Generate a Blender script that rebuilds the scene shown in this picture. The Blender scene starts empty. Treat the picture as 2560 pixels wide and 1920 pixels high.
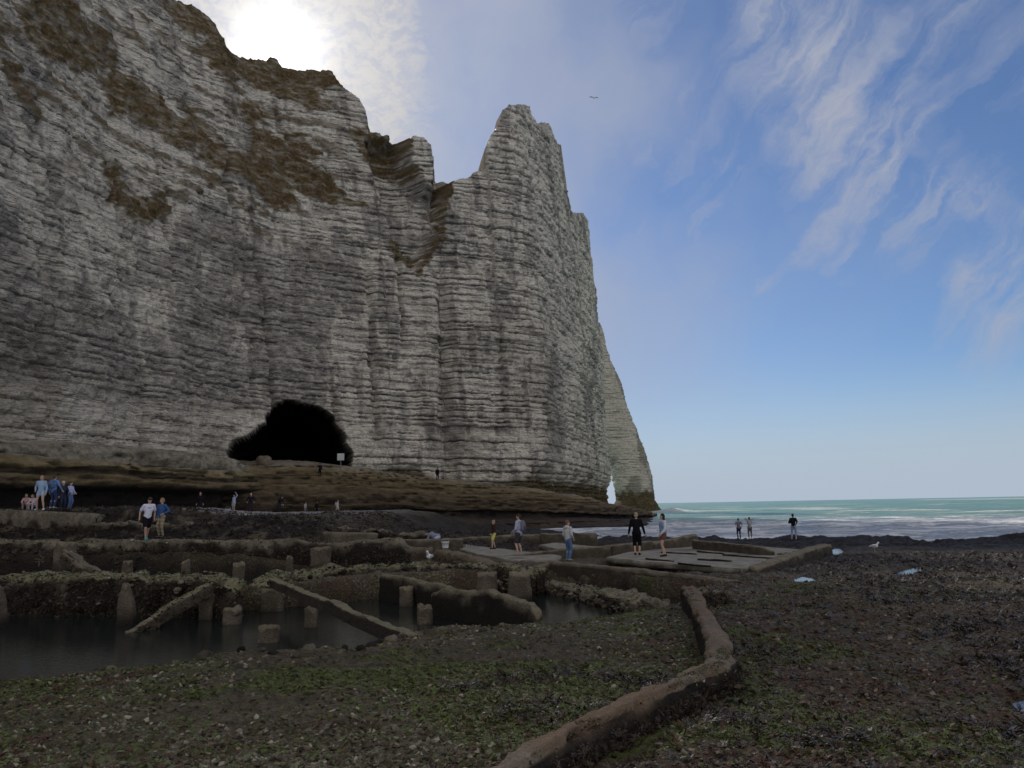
import bpy, bmesh, math, random
import numpy as np
from mathutils import Vector, Matrix

SC = bpy.context.scene
COL = SC.collection
RAD = math.radians

# ------------------------------------------------------------------ camera
FPX = 1934.0                      # focal length in pixels of the 2560 px wide photograph
PITCH, ROLL, CAMZ = RAD(8.95), RAD(1.07), 3.4
FWD = np.array([0, math.cos(PITCH), math.sin(PITCH)])
_r0 = np.array([1.0, 0, 0]); _u0 = np.array([0, -math.sin(PITCH), math.cos(PITCH)])
RGT = _r0 * math.cos(ROLL) - _u0 * math.sin(ROLL)
UPV = _u0 * math.cos(ROLL) + _r0 * math.sin(ROLL)
CPOS = np.array([0, 0, CAMZ])
cam_d = bpy.data.cameras.new('camera'); cam = bpy.data.objects.new('camera', cam_d); COL.objects.link(cam)
cam_d.sensor_width = 36.0; cam_d.lens = 36.0 * FPX / 2560.0
cam_d.clip_start = 0.1; cam_d.clip_end = 60000
cam.matrix_world = Matrix(((RGT[0], UPV[0], -FWD[0], 0), (RGT[1], UPV[1], -FWD[1], 0), (RGT[2], UPV[2], -FWD[2], CAMZ), (0, 0, 0, 1)))
SC.camera = cam

PX = 2560.0 / 2212.0              # survey readings were taken on a 2212 px wide copy
def ray(x, y): return FWD + RGT * (x * PX - 1280) / FPX - UPV * (y * PX - 960) / FPX
def atY(x, y, Y):
    d = ray(x, y); return CPOS + d * (Y / d[1])
def atZ(x, y, Z):
    d = ray(x, y); return CPOS + d * ((Z - CAMZ) / d[2])
def project(X, Y, Z):
    vx, vy, vz = X - CPOS[0], Y - CPOS[1], Z - CPOS[2]
    w = vx * FWD[0] + vy * FWD[1] + vz * FWD[2]
    a = vx * RGT[0] + vy * RGT[1] + vz * RGT[2]; b = vx * UPV[0] + vy * UPV[1] + vz * UPV[2]
    return (1280 + FPX * a / w) / PX, (960 - FPX * b / w) / PX

# ------------------------------------------------------------------ sun and sky
SUN_DIR = ray(603, 104); SUN_DIR = SUN_DIR / np.linalg.norm(SUN_DIR)
SUN_EL = math.asin(SUN_DIR[2]); SUN_AZ = math.atan2(SUN_DIR[0], SUN_DIR[1])
sd = bpy.data.lights.new('sun', 'SUN'); sd.energy = 2.0; sd.angle = RAD(3.0); sd.color = (1.0, 0.93, 0.82)
sun = bpy.data.objects.new('sun', sd); COL.objects.link(sun)
sun.rotation_euler = Vector(SUN_DIR).to_track_quat('Z', 'Y').to_euler()
sun.location = (0, 0, 120)
SC.view_settings.view_transform = 'Standard'; SC.view_settings.look = 'None'
SC.view_settings.gamma = 1.0; SC.view_settings.use_curve_mapping = False
SC.view_settings.exposure = 0.6
SC.cycles.use_denoising = True
SC.cycles.max_bounces = 6; SC.cycles.diffuse_bounces = 3; SC.cycles.glossy_bounces = 3
SC.cycles.transmission_bounces = 3; SC.cycles.transparent_max_bounces = 6
SC.cycles.caustics_reflective = False; SC.cycles.caustics_refractive = False

class NT:
    """small helper to write node trees as expressions"""
    def __init__(s, tree): s.t = tree
    def n(s, typ, **kw):
        nd = s.t.nodes.new(typ)
        for k, v in kw.items(): setattr(nd, k, v)
        return nd
    def put(s, sock, v):
        if isinstance(v, bpy.types.NodeSocket): s.t.links.new(v, sock)
        elif v is not None:
            try: sock.default_value = v
            except Exception: sock.default_value = tuple(v) + (1.0,)
    def math(s, op, a, b=None, c=None, clamp=False):
        nd = s.n('ShaderNodeMath', operation=op, use_clamp=clamp)
        for i, v in enumerate((a, b, c)):
            if v is not None: s.put(nd.inputs[i], v)
        return nd.outputs[0]
    def vmath(s, op, a, b=None, scale=None):
        nd = s.n('ShaderNodeVectorMath', operation=op)
        s.put(nd.inputs[0], a)
        if b is not None: s.put(nd.inputs[1], b)
        if scale is not None: s.put(nd.inputs['Scale'], scale)
        return nd.outputs['Value'] if op in ('DOT_PRODUCT', 'LENGTH', 'DISTANCE') else nd.outputs[0]
    def noise(s, vec, scale, detail=4, rough=0.55, dist=0.0, out=0):
        nd = s.n('ShaderNodeTexNoise'); s.put(nd.inputs['Vector'], vec)
        nd.inputs['Scale'].default_value = scale; nd.inputs['Detail'].default_value = detail
        nd.inputs['Roughness'].default_value = rough; nd.inputs['Distortion'].default_value = dist
        return nd.outputs[out]
    def voro(s, vec, scale, feature='F1', rnd=1.0, out=0):
        nd = s.n('ShaderNodeTexVoronoi', feature=feature); s.put(nd.inputs['Vector'], vec)
        nd.inputs['Scale'].default_value = scale; nd.inputs['Randomness'].default_value = rnd
        return nd.outputs[out]
    def mapping(s, vec, loc=(0, 0, 0), rot=(0, 0, 0), scale=(1, 1, 1)):
        nd = s.n('ShaderNodeMapping'); s.put(nd.inputs[0], vec)
        nd.inputs['Location'].default_value = loc; nd.inputs['Rotation'].default_value = rot; nd.inputs['Scale'].default_value = scale
        return nd.outputs[0]
    def ss(s, x, a, b, o0=0.0, o1=1.0):
        nd = s.n('ShaderNodeMapRange', interpolation_type='SMOOTHSTEP'); s.put(nd.inputs[0], x)
        for i, v in enumerate((a, b, o0, o1)): nd.inputs[i + 1].default_value = v
        return nd.outputs[0]
    def mix(s, f, a, b, blend='MIX'):
        nd = s.n('ShaderNodeMix', data_type='RGBA', blend_type=blend)
        s.put(nd.inputs[0], f)
        for i, v in ((6, a), (7, b)):
            if isinstance(v, tuple) and len(v) == 3: v = v + (1.0,)
            s.put(nd.inputs[i], v)
        return nd.outputs[2]
    def fmix(s, f, a, b):
        nd = s.n('ShaderNodeMix', data_type='FLOAT'); s.put(nd.inputs[0], f); s.put(nd.inputs[2], a); s.put(nd.inputs[3], b)
        return nd.outputs[0]

W = bpy.data.worlds.new('World'); SC.world = W; W.use_nodes = True
W.cycles.sampling_method = 'MANUAL'; W.cycles.sample_map_resolution = 512
def build_world():
    t = W.node_tree; t.nodes.clear(); q = NT(t)
    sky = q.n('ShaderNodeTexSky', sky_type='NISHITA', sun_disc=False)
    sky.sun_elevation = SUN_EL; sky.sun_rotation = SUN_AZ; sky.altitude = 0
    sky.air_density = 1.0; sky.dust_density = 0.15; sky.ozone_density = 3.0
    tc = q.n('ShaderNodeTexCoord'); d = q.vmath('NORMALIZE', tc.outputs['Generated'])
    sep = q.n('ShaderNodeSeparateXYZ'); q.put(sep.inputs[0], d)
    zc = q.math('MAXIMUM', sep.outputs[2], 0.0)
    # cloud deck seen as a plane overhead, so the streaks foreshorten towards the horizon
    inv = q.math('DIVIDE', 1.0, q.math('ADD', zc, 0.10))
    P = q.vmath('MULTIPLY', q.vmath('SCALE', d, scale=inv), (1.0, 1.0, 0.0))
    cosS = q.vmath('DOT_PRODUCT', d, tuple(SUN_DIR))
    ang = q.math('ARCCOSINE', q.math('MINIMUM', cosS, 1.0))
    wv = q.vmath('SUBTRACT', q.noise(d, 4.5, 5, 0.55, 0.0, 1), (0.5, 0.5, 0.5))
    dw = q.vmath('ADD', d, q.vmath('SCALE', wv, scale=0.10))
    wv2 = q.vmath('SUBTRACT', q.noise(d, 16.0, 4, 0.6, 0.0, 1), (0.5, 0.5, 0.5))
    dw = q.vmath('ADD', dw, q.vmath('SCALE', wv2, scale=0.05))
    # --- cirrus plumes: warped arcs across the sky (a to b, half width, strength), fibres along the wind
    cx = q.n('ShaderNodeCombineXYZ'); q.put(cx.inputs[0], q.math('MULTIPLY', q.vmath('DOT_PRODUCT', dw, (0.60, 0.0, 0.80)), 3.6)); q.put(cx.inputs[1], q.math('MULTIPLY', q.vmath('DOT_PRODUCT', dw, (0.80, 0.0, -0.60)), 17.0)); q.put(cx.inputs[2], q.math('MULTIPLY', sep.outputs[1], 3.0))
    fib = q.noise(cx.outputs[0], 1.3, 7, 0.6, 0.2)
    fib2 = q.noise(dw, 9.0, 6, 0.62, 0.2)
    dens = None
    for (ax, ay), (bx, by), wd, amp in PLUMES:
        A = ray(ax, ay); A /= np.linalg.norm(A); B = ray(bx, by); B /= np.linalg.norm(B); AB = B - A; L2 = float(AB @ AB)
        rel = q.vmath('SUBTRACT', dw, tuple(A))
        tt = q.math('MULTIPLY', q.vmath('DOT_PRODUCT', rel, tuple(AB)), 1.0 / L2, clamp=True)
        dist = q.vmath('DISTANCE', rel, q.vmath('SCALE', tuple(AB), scale=tt))
        m = q.math('MULTIPLY', q.ss(dist, 0.0, wd * 1.25, 1.0, 0.0), amp)
        dens = m if dens is None else q.math('MAXIMUM', dens, m)
    # denser cirrus out of view round the sky, added to whiten the skylight
    cm = q.mapping(q.vmath('ADD', P, q.vmath('SCALE', wv, scale=0.8)), (2.35, 0.4, 0), (0, 0, RAD(52)), (0.62, 1.75, 1))
    c1 = q.noise(cm, 1.1, 8, 0.62, 0.35)
    away = q.ss(sep.outputs[1], 0.35, 0.65, 1.0, 0.0)
    free = q.math('MULTIPLY', q.ss(c1, 0.30, 0.62), away)
    dens = q.math('MAXIMUM', dens, free)
    dens = q.math('MULTIPLY', dens, q.math('ADD', q.math('MULTIPLY', q.ss(fib, 0.36, 0.66), 0.85), q.math('MULTIPLY', q.ss(fib2, 0.36, 0.70), 0.40)))
    # thin veil
    veil = q.ss(q.noise(q.mapping(dw, (3, 5, 0)), 2.2, 5, 0.5), 0.36, 0.66, 0.04, 0.38)
    veil = q.math('MULTIPLY', veil, q.ss(ang, 0.40, 0.92, 2.0, 0.12))
    # --- altocumulus bank: rippled small cells gathered on the sunward side
    cell = q.noise(q.mapping(dw, (0, 0, 0), (0, RAD(25), 0), (1, 1, 1.6)), 60.0, 4, 0.62, 0.1)
    edge = q.math('ADD', q.vmath('DOT_PRODUCT', dw, (0.93, 0.0, -0.12)), q.math('MULTIPLY', wv2, 0.0) if False else 0.0)
    bank = q.math('MULTIPLY', q.ss(edge, -0.20, -0.075, 1.0, 0.0), q.ss(ang, 0.30, 0.75, 1.0, 0.0))
    alto = q.math('MULTIPLY', bank, q.ss(cell, 0.34, 0.62, 0.74, 1.0))
    fadeh = q.ss(sep.outputs[2], 0.02, 0.16)
    dens = q.math('MULTIPLY', q.math('MINIMUM', q.math('MAXIMUM', dens, veil), 0.92), fadeh)
    dens = q.math('MAXIMUM', dens, alto)
    # light scattered forward by the cloud droplets around the sun
    l1 = q.math('EXPONENT', q.math('MULTIPLY', q.math('POWER', q.math('DIVIDE', ang, q.math('ADD', 0.016, q.math('MULTIPLY', q.noise(d, 22.0, 4, .6), 0.020))), 1.2), -1.0))
    l2 = q.math('EXPONENT', q.math('DIVIDE', ang, -0.13))
    lob = q.math('ADD', q.math('MULTIPLY', l1, 22.0), q.math('MULTIPLY', l2, 6.0))
    ccol = q.vmath('ADD', q.vmath('SCALE', (1.0, 0.965, 0.90), scale=lob), q.mix(q.ss(ang, 0.85, 1.7), q.mix(bank, (4.2, 4.5, 5.5), (4.9, 4.8, 4.9)), (17.0, 15.2, 12.8)))  # clouds far from the sun set brighter and warmer, filling the shaded cliff
    aur = q.vmath('SCALE', (1.0, 0.97, 0.9), scale=q.math('MULTIPLY', l1, 25.0))
    base = q.vmath('MULTIPLY', sky.outputs[0], (0.64, 0.76, 0.94))
    # pale sea haze low over the horizon
    base = q.mix(q.ss(sep.outputs[2], 0.0, 0.185, 1.0, 0.0), base, (4.6, 5.4, 6.5))
    col = q.mix(dens, q.vmath('ADD', base, aur), ccol)
    bg = q.n('ShaderNodeBackground'); q.put(bg.inputs[0], col); bg.inputs[1].default_value = 0.061
    o = q.n('ShaderNodeOutputWorld'); t.links.new(bg.outputs[0], o.inputs[0])
PLUMES = [((1640, -150), (1850, 260), 0.13, 0.85), ((1850, 260), (1930, 420), 0.10, 1.0), ((1930, 420), (2140, 440), 0.055, 0.95), ((1760, 330), (1900, 400), 0.09, 0.8),
          ((1900, 440), (1810, 590), 0.028, 0.85), ((1820, 440), (1740, 560), 0.03, 0.8), ((1740, 560), (1480, 720), 0.035, 0.55), ((2150, 480), (2140, 690), 0.07, 0.9),
          ((1560, 380), (1520, 500), 0.05, 0.65), ((1350, 500), (1320, 620), 0.06, 0.7), ((2200, 120), (2170, 170), 0.06, 0.5), ((1300, 100), (1420, 260), 0.16, 0.45),
          ((1420, 640), (1560, 640), 0.03, 0.4), ((1990, 560), (2080, 520), 0.03, 0.4), ((2050, 20), (1900, 200), 0.05, 0.6)]
build_world()

# ------------------------------------------------------------------ numpy noise
def _h(ix, iy, iz, seed):
    h = (ix.astype(np.uint32) * np.uint32(374761393) + iy.astype(np.uint32) * np.uint32(668265263)
         + iz.astype(np.uint32) * np.uint32(2147483647 & 0x5bd1e995) + np.uint32(seed * 144665 + 1013))
    h = (h ^ (h >> np.uint32(13))) * np.uint32(1274126177)
    h = (h ^ (h >> np.uint32(16))) * np.uint32(2246822519)
    h ^= h >> np.uint32(15)
    return h.astype(np.float32) * np.float32(2.0 / 4294967295.0) - np.float32(1.0)
def noise2(x, y, seed=0):
    x = np.asarray(x, np.float32); y = np.asarray(y, np.float32)
    fx = np.floor(x); fy = np.floor(y); ix = fx.astype(np.int64); iy = fy.astype(np.int64); z = np.zeros_like(ix)
    u = x - fx; v = y - fy; u = u * u * (3 - 2 * u); v = v * v * (3 - 2 * v)
    a = _h(ix, iy, z, seed); b = _h(ix + 1, iy, z, seed); c = _h(ix, iy + 1, z, seed); d = _h(ix + 1, iy + 1, z, seed)
    return (a + (b - a) * u) * (1 - v) + (c + (d - c) * u) * v
def noise3(x, y, z, seed=0):
    x = np.asarray(x, np.float32); y = np.asarray(y, np.float32); z = np.asarray(z, np.float32)
    fx, fy, fz = np.floor(x), np.floor(y), np.floor(z); ix, iy, iz = fx.astype(np.int64), fy.astype(np.int64), fz.astype(np.int64)
    u, v, w = x - fx, y - fy, z - fz; u = u * u * (3 - 2 * u); v = v * v * (3 - 2 * v); w = w * w * (3 - 2 * w)
    def L(k):
        a = _h(ix, iy, iz + k, seed); b = _h(ix + 1, iy, iz + k, seed); c = _h(ix, iy + 1, iz + k, seed); d = _h(ix + 1, iy + 1, iz + k, seed)
        return (a + (b - a) * u) * (1 - v) + (c + (d - c) * u) * v
    return L(0) * (1 - w) + L(1) * w
def fbm2(x, y, oct=4, seed=0, gain=0.5, lac=2.03):
    s = 0; a = 1.0; t = 0
    for k in range(oct):
        s = s + a * noise2(x, y, seed + k * 17); t += a; a *= gain; x = x * lac + 3.1; y = y * lac + 1.7
    return s / t
def fbm3(x, y, z, oct=4, seed=0, gain=0.5, lac=2.03):
    s = 0; a = 1.0; t = 0
    for k in range(oct):
        s = s + a * noise3(x, y, z, seed + k * 17); t += a; a *= gain; x = x * lac + 3.1; y = y * lac + 1.7; z = z * lac + 5.3
    return s / t
def sstep(x, a, b):
    t = np.clip((x - a) / (b - a), 0, 1); return t * t * (3 - 2 * t)
def poly_sd(px, py, poly):
    """signed distance to a polygon, positive inside"""
    poly = np.asarray(poly, float); n = len(poly)
    sh = px.shape; px = px.ravel(); py = py.ravel()
    d2 = np.full(px.shape, 1e18); ins = np.zeros(px.shape, bool)
    for i in range(n):
        ax, ay = poly[i]; bx, by = poly[(i + 1) % n]
        ex, ey = bx - ax, by - ay; L = ex * ex + ey * ey + 1e-12
        t = np.clip(((px - ax) * ex + (py - ay) * ey) / L, 0, 1)
        d2 = np.minimum(d2, (px - ax - t * ex) ** 2 + (py - ay - t * ey) ** 2)
        if ay != by:
            c = ((ay > py) != (by > py)) & (px < (bx - ax) * (py - ay) / (by - ay) + ax)
            ins ^= c
    return (np.sqrt(d2) * np.where(ins, 1, -1)).reshape(sh)

# ------------------------------------------------------------------ object helpers
def link(o, parent=None):
    COL.objects.link(o)
    if parent is not None: o.parent = parent
    return o
def tag(o, label=None, cat=None, group=None, kind=None):
    if label: o['label'] = label
    if cat: o['category'] = cat
    if group: o['group'] = group
    if kind: o['kind'] = kind
    return o
def mesh_np(name, co, faces, mat=None, smooth=True):
    """co (n,3), faces (m,4) int arrays -> mesh"""
    co = np.ascontiguousarray(co, np.float32); faces = np.ascontiguousarray(faces, np.int32)
    me = bpy.data.meshes.new(name); k = faces.shape[1]
    me.vertices.add(len(co)); me.vertices.foreach_set('co', co.ravel())
    me.loops.add(faces.size); me.loops.foreach_set('vertex_index', faces.ravel())
    me.polygons.add(len(faces)); me.polygons.foreach_set('loop_start', np.arange(0, faces.size, k, dtype=np.int32))
    if smooth: me.polygons.foreach_set('use_smooth', np.ones(len(faces), bool))
    me.update(calc_edges=True)
    if mat: me.materials.append(mat)
    return me
def grid_faces(nr, nc, wrap=False):
    i = np.arange(nr - 1)[:, None] * nc; j = np.arange(nc if wrap else nc - 1)[None, :]; j2 = (j + 1) % nc
    return np.stack([i + j, i + j2, i + nc + j2, i + nc + j], -1).reshape(-1, 4)
def attr(me, name, arr):
    a = me.attributes.new(name, 'FLOAT_COLOR', 'POINT')
    arr = np.asarray(arr, np.float32)
    a.data.foreach_set('color', np.ascontiguousarray(arr).ravel())
def obj(name, me, parent=None): return link(bpy.data.objects.new(name, me), parent)

MATS = {}
def mat(name, fn):
    if name in MATS: return MATS[name]
    m = bpy.data.materials.new(name); m.use_nodes = True; t = m.node_tree; t.nodes.clear(); q = NT(t)
    b = q.n('ShaderNodeBsdfPrincipled'); o = q.n('ShaderNodeOutputMaterial'); t.links.new(b.outputs[0], o.inputs[0])
    fn(q, b); MATS[name] = m
    return m
def bump(q, b, h, strength=0.5, dist=0.05):
    nd = q.n('ShaderNodeBump'); q.put(nd.inputs['Height'], h); nd.inputs['Strength'].default_value = strength; nd.inputs['Distance'].default_value = dist
    q.t.links.new(nd.outputs[0], b.inputs['Normal'])
def attr_rgba(q, name):
    a = q.n('ShaderNodeAttribute', attribute_name=name); s = q.n('ShaderNodeSeparateColor'); q.put(s.inputs[0], a.outputs['Color'])
    return s.outputs[0], s.outputs[1], s.outputs[2], a.outputs['Alpha']
def gpos(q): return q.n('ShaderNodeNewGeometry').outputs['Position']
# ================================================================== the chalk cliff
rng = np.random.default_rng(7)
BEDS = np.cumsum(rng.uniform(0.45, 1.35, 160)) - 4.0
BED_OFF = rng.uniform(-1, 1, 161)
BED_DARK = rng.uniform(0.0, 1.0, 161)
def strata(s, z, amp=1.0, seed=3):
    """horizontal beds with recessed flint lines: (outward offset, line mask)"""
    zb = z + 0.45 * noise2(s / 23.0, z * 0 + 1.5, seed) + 0.09 * noise2(s / 2.7, z / 3.5, seed + 1) + 0.07 * noise2(s / 0.8, z / 0.9, seed + 9)
    k = np.searchsorted(BEDS, zb); k = np.clip(k, 1, len(BEDS) - 1)
    lo = zb - BEDS[k - 1]; hi = BEDS[k] - zb; th = BEDS[k] - BEDS[k - 1]
    off = 0.16 * BED_OFF[k] + 0.26 * noise2(s / 1.9 + k * 7.7, k * 3.3, seed + 2) + 0.14 * noise2(s / 0.55 + k * 3.1, k * 1.3, seed + 3)
    lineamp = np.clip(BED_DARK[k - 1] * 0.95 + 0.55 * noise2(s / 2.4 + k * 1.7, k * 9.1, seed + 4) + 0.30 * noise2(s / 0.6, z / 0.5, seed + 5), 0, 1)
    line = np.exp(-(lo / 0.14) ** 2) * np.clip(lineamp * 1.5, 0, 1)
    edge = -0.16 * np.exp(-(hi / 0.10) ** 2) - 0.55 * line
    return amp * (off + edge), line

CB = np.array([(-47, 8), (-44.5, 45), (-41.5, 62), (-37.5, 80), (-32.5, 93), (-27, 99.5), (-20, 104), (-13, 108.5), (-9, 111), (-4, 113.5), (3, 117), (6.2, 121),
               (10, 137), (16, 160), (22, 184), (25.6, 202), (22, 213), (3, 222)], float)
CT = np.array([(-60, 8), (-62, 52), (-60, 68), (-56, 92), (-48, 108), (-40, 116), (-30, 120), (-20, 124), (-14, 124), (-8, 125), (-1, 127), (2.2, 129),
               (6.5, 140), (12.5, 162), (18, 185), (22, 200), (19, 208), (3, 212)], float)
SKY = np.array([(-900, -420), (300, -120), (360, -5), (380, 2), (415, 18), (450, 35), (470, 65), (490, 105), (500, 120), (540, 130), (575, 133), (585, 125), (597, 130), (610, 150), (640, 152),
                (715, 155), (740, 190), (775, 215), (792, 245), (795, 275), (800, 285), (850, 298), (886, 303), (892, 297), (915, 300), (934, 318), (937, 368), (950, 366), (968, 378),
                (972, 390), (985, 393), (1005, 387), (1030, 372), (1048, 367), (1050, 320), (1056, 300), (1068, 285), (1082, 258), (1088, 238), (1100, 228), (1125, 227), (1146, 232),
                (1152, 250), (1160, 267), (1188, 269), (1197, 290), (1206, 308), (1219, 322), (1222, 345), (1223, 400), (1228, 425), (1236, 460), (1262, 463), (1275, 482), (1284, 520),
                (1290, 570), (1293, 600), (1300, 690), (1304, 750), (1400, 900)], float)
CAVE = [(540 + a / 5.53) / PX for a in ()]
def crop(x0, y0, k, pts): return [((x0 + a / k) / PX, (y0 + b / k) / PX) for a, b in pts]
CAVE = crop(540, 950, 5.53, [(140, 980), (180, 880), (250, 820), (400, 750), (500, 700), (640, 590), (690, 530), (720, 450), (800, 420), (850, 380), (900, 300), (990, 265), (1080, 300), (1230, 315),
                             (1320, 330), (1440, 365), (1560, 420), (1650, 500), (1700, 630), (1800, 820), (1890, 1000), (1880, 1130), (1840, 1300), (1000, 1330), (280, 1300), (170, 1100)])
half = lambda pts: [(a / 2, b / 2) for a, b in pts]
GRASS = [half(p) for p in (
    [(90, -200), (300, -200), (310, 0), (360, 100), (470, 170), (460, 290), (340, 310), (230, 270), (150, 230), (80, 180), (80, 60)],
    [(470, 200), (520, 300), (640, 380), (720, 480), (860, 560), (920, 610), (1080, 690), (1180, 750), (1250, 790), (1290, 870), (1270, 920), (1190, 900), (1120, 850), (1060, 780), (950, 730), (860, 700), (830, 650), (690, 590), (600, 520), (490, 480), (470, 400)],
    [(440, 680), (530, 700), (560, 850), (700, 830), (760, 880), (750, 935), (600, 950), (550, 900), (480, 840), (450, 760)],
    [(1030, 420), (1130, 470), (1100, 560), (1200, 600), (1330, 630), (1390, 670), (1330, 690), (1420, 740), (1450, 800), (1520, 860), (1590, 910), (1500, 870), (1430, 880), (1340, 850), (1280, 800), (1180, 750), (1090, 700), (1090, 600), (1050, 480)],
    [(640, -60), (800, -60), (920, 60), (1000, 210), (1160, 240), (1220, 290), (1300, 295), (1440, 300), (1490, 380), (1420, 380), (1390, 430), (1460, 480), (1330, 470), (1210, 430), (1150, 400), (1000, 340), (900, 300), (870, 210), (900, 150), (800, 130), (730, 60)],
    [(1200, 560), (1330, 590), (1340, 660), (1260, 640)], [(0, 270), (80, 300), (100, 380), (50, 370), (0, 320)],
    [(1520, 560), (1590, 560), (1640, 590), (1790, 605), (1740, 700), (1850, 740), (1740, 770), (1680, 720), (1560, 680)],
    [(1870, 780), (1965, 770), (1930, 900), (1925, 980), (1870, 1100), (1830, 1190), (1780, 1190), (1850, 1100), (1900, 980), (1890, 860)],
    [(1680, 960), (1740, 1000), (1770, 1050), (1830, 1110), (1790, 1170), (1740, 1150), (1700, 1080)])]
GULLY = half([(1560, 600), (1760, 560), (1790, 700), (1860, 800), (1900, 560), (1975, 740), (1930, 900), (1925, 990), (1870, 1110), (1810, 1200), (1760, 1160), (1690, 1040), (1650, 900), (1600, 760)])

def m_chalk(q, b):
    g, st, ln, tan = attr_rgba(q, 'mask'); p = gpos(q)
    v1 = q.noise(p, 0.35, 6, 0.6); v2 = q.noise(p, 2.6, 6, 0.68)
    pz = q.mapping(p, scale=(1.0, 1.0, 4.5)); v3 = q.noise(pz, 1.1, 7, 0.7)
    c = q.mix(q.ss(v1, 0.40, 0.62), (0.66, 0.595, 0.495), (0.83, 0.755, 0.635))
    c = q.mix(q.ss(v3, 0.46, 0.57, 0.0, 0.75), c, (0.87, 0.80, 0.68))
    c = q.mix(q.ss(v2, 0.56, 0.64, 0.0, 0.6), c, (0.20, 0.175, 0.145))
    fis = q.math('ABSOLUTE', q.math('SUBTRACT', q.noise(q.mapping(p, scale=(1.0, 1.0, 3.2)), 1.5, 7, 0.72, 0.4), 0.5))
    c = q.mix(q.math('MULTIPLY', q.ss(fis, 0.004, 0.030, 1.0, 0.0), q.ss(v1, 0.35, 0.6, 0.35, 0.95)), c, (0.085, 0.076, 0.066))
    fl = q.math('ABSOLUTE', q.math('SUBTRACT', q.noise(q.mapping(p, scale=(0.10, 0.10, 2.1)), 1.0, 4, 0.62, 0.15), 0.5))
    c = q.mix(q.ss(fl, 0.004, 0.020, 0.88, 0.0), c, (0.075, 0.067, 0.058))
    fp = q.noise(q.mapping(p, (3, 1, 5), scale=(0.14, 0.14, 3.4)), 1.0, 4, 0.62); c = q.mix(q.ss(fp, 0.54, 0.60, 0.0, 0.55), c, (0.88, 0.82, 0.71))
    speck = q.ss(q.noise(pz, 4.5, 5, 0.75), 0.50, 0.60)
    sm = q.math('MULTIPLY', q.math('MINIMUM', st, 1.0), q.fmix(speck, 0.55, 1.0), clamp=True)
    c = q.mix(sm, c, q.mix(v2, (0.055, 0.052, 0.055), (0.12, 0.11, 0.105)))
    c = q.mix(ln, c, (0.055, 0.050, 0.045))
    c = q.mix(q.ss(st, 1.2, 1.8), c, (0.012, 0.011, 0.010))  # black shade of the cave interior painted into the rock colour
    br = q.mix(q.ss(v3, 0.40, 0.62), q.mix(v2, (0.035, 0.026, 0.015), (0.075, 0.052, 0.026)), q.mix(v1, (0.16, 0.115, 0.06), (0.15, 0.13, 0.075)))
    c = q.mix(tan, c, br)
    gc = q.mix(q.ss(v2, 0.35, 0.7), (0.085, 0.056, 0.026), (0.20, 0.14, 0.068))
    gc = q.mix(q.ss(v1, 0.5, 0.7, 0.0, 0.5), gc, (0.12, 0.105, 0.048))
    c = q.mix(g, c, gc)
    q.put(b.inputs['Base Color'], c); b.inputs['Roughness'].default_value = 0.92; b.inputs['Specular IOR Level'].default_value = 0.15
    h = q.math('ADD', q.math('MULTIPLY', q.noise(p, 3.0, 7, 0.7), 0.7), q.math('MULTIPLY', q.noise(pz, 2.2, 6, 0.7), 0.9))
    bump(q, b, h, 0.9, 0.35)
CHALK = mat('weathered_chalk', m_chalk)

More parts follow.
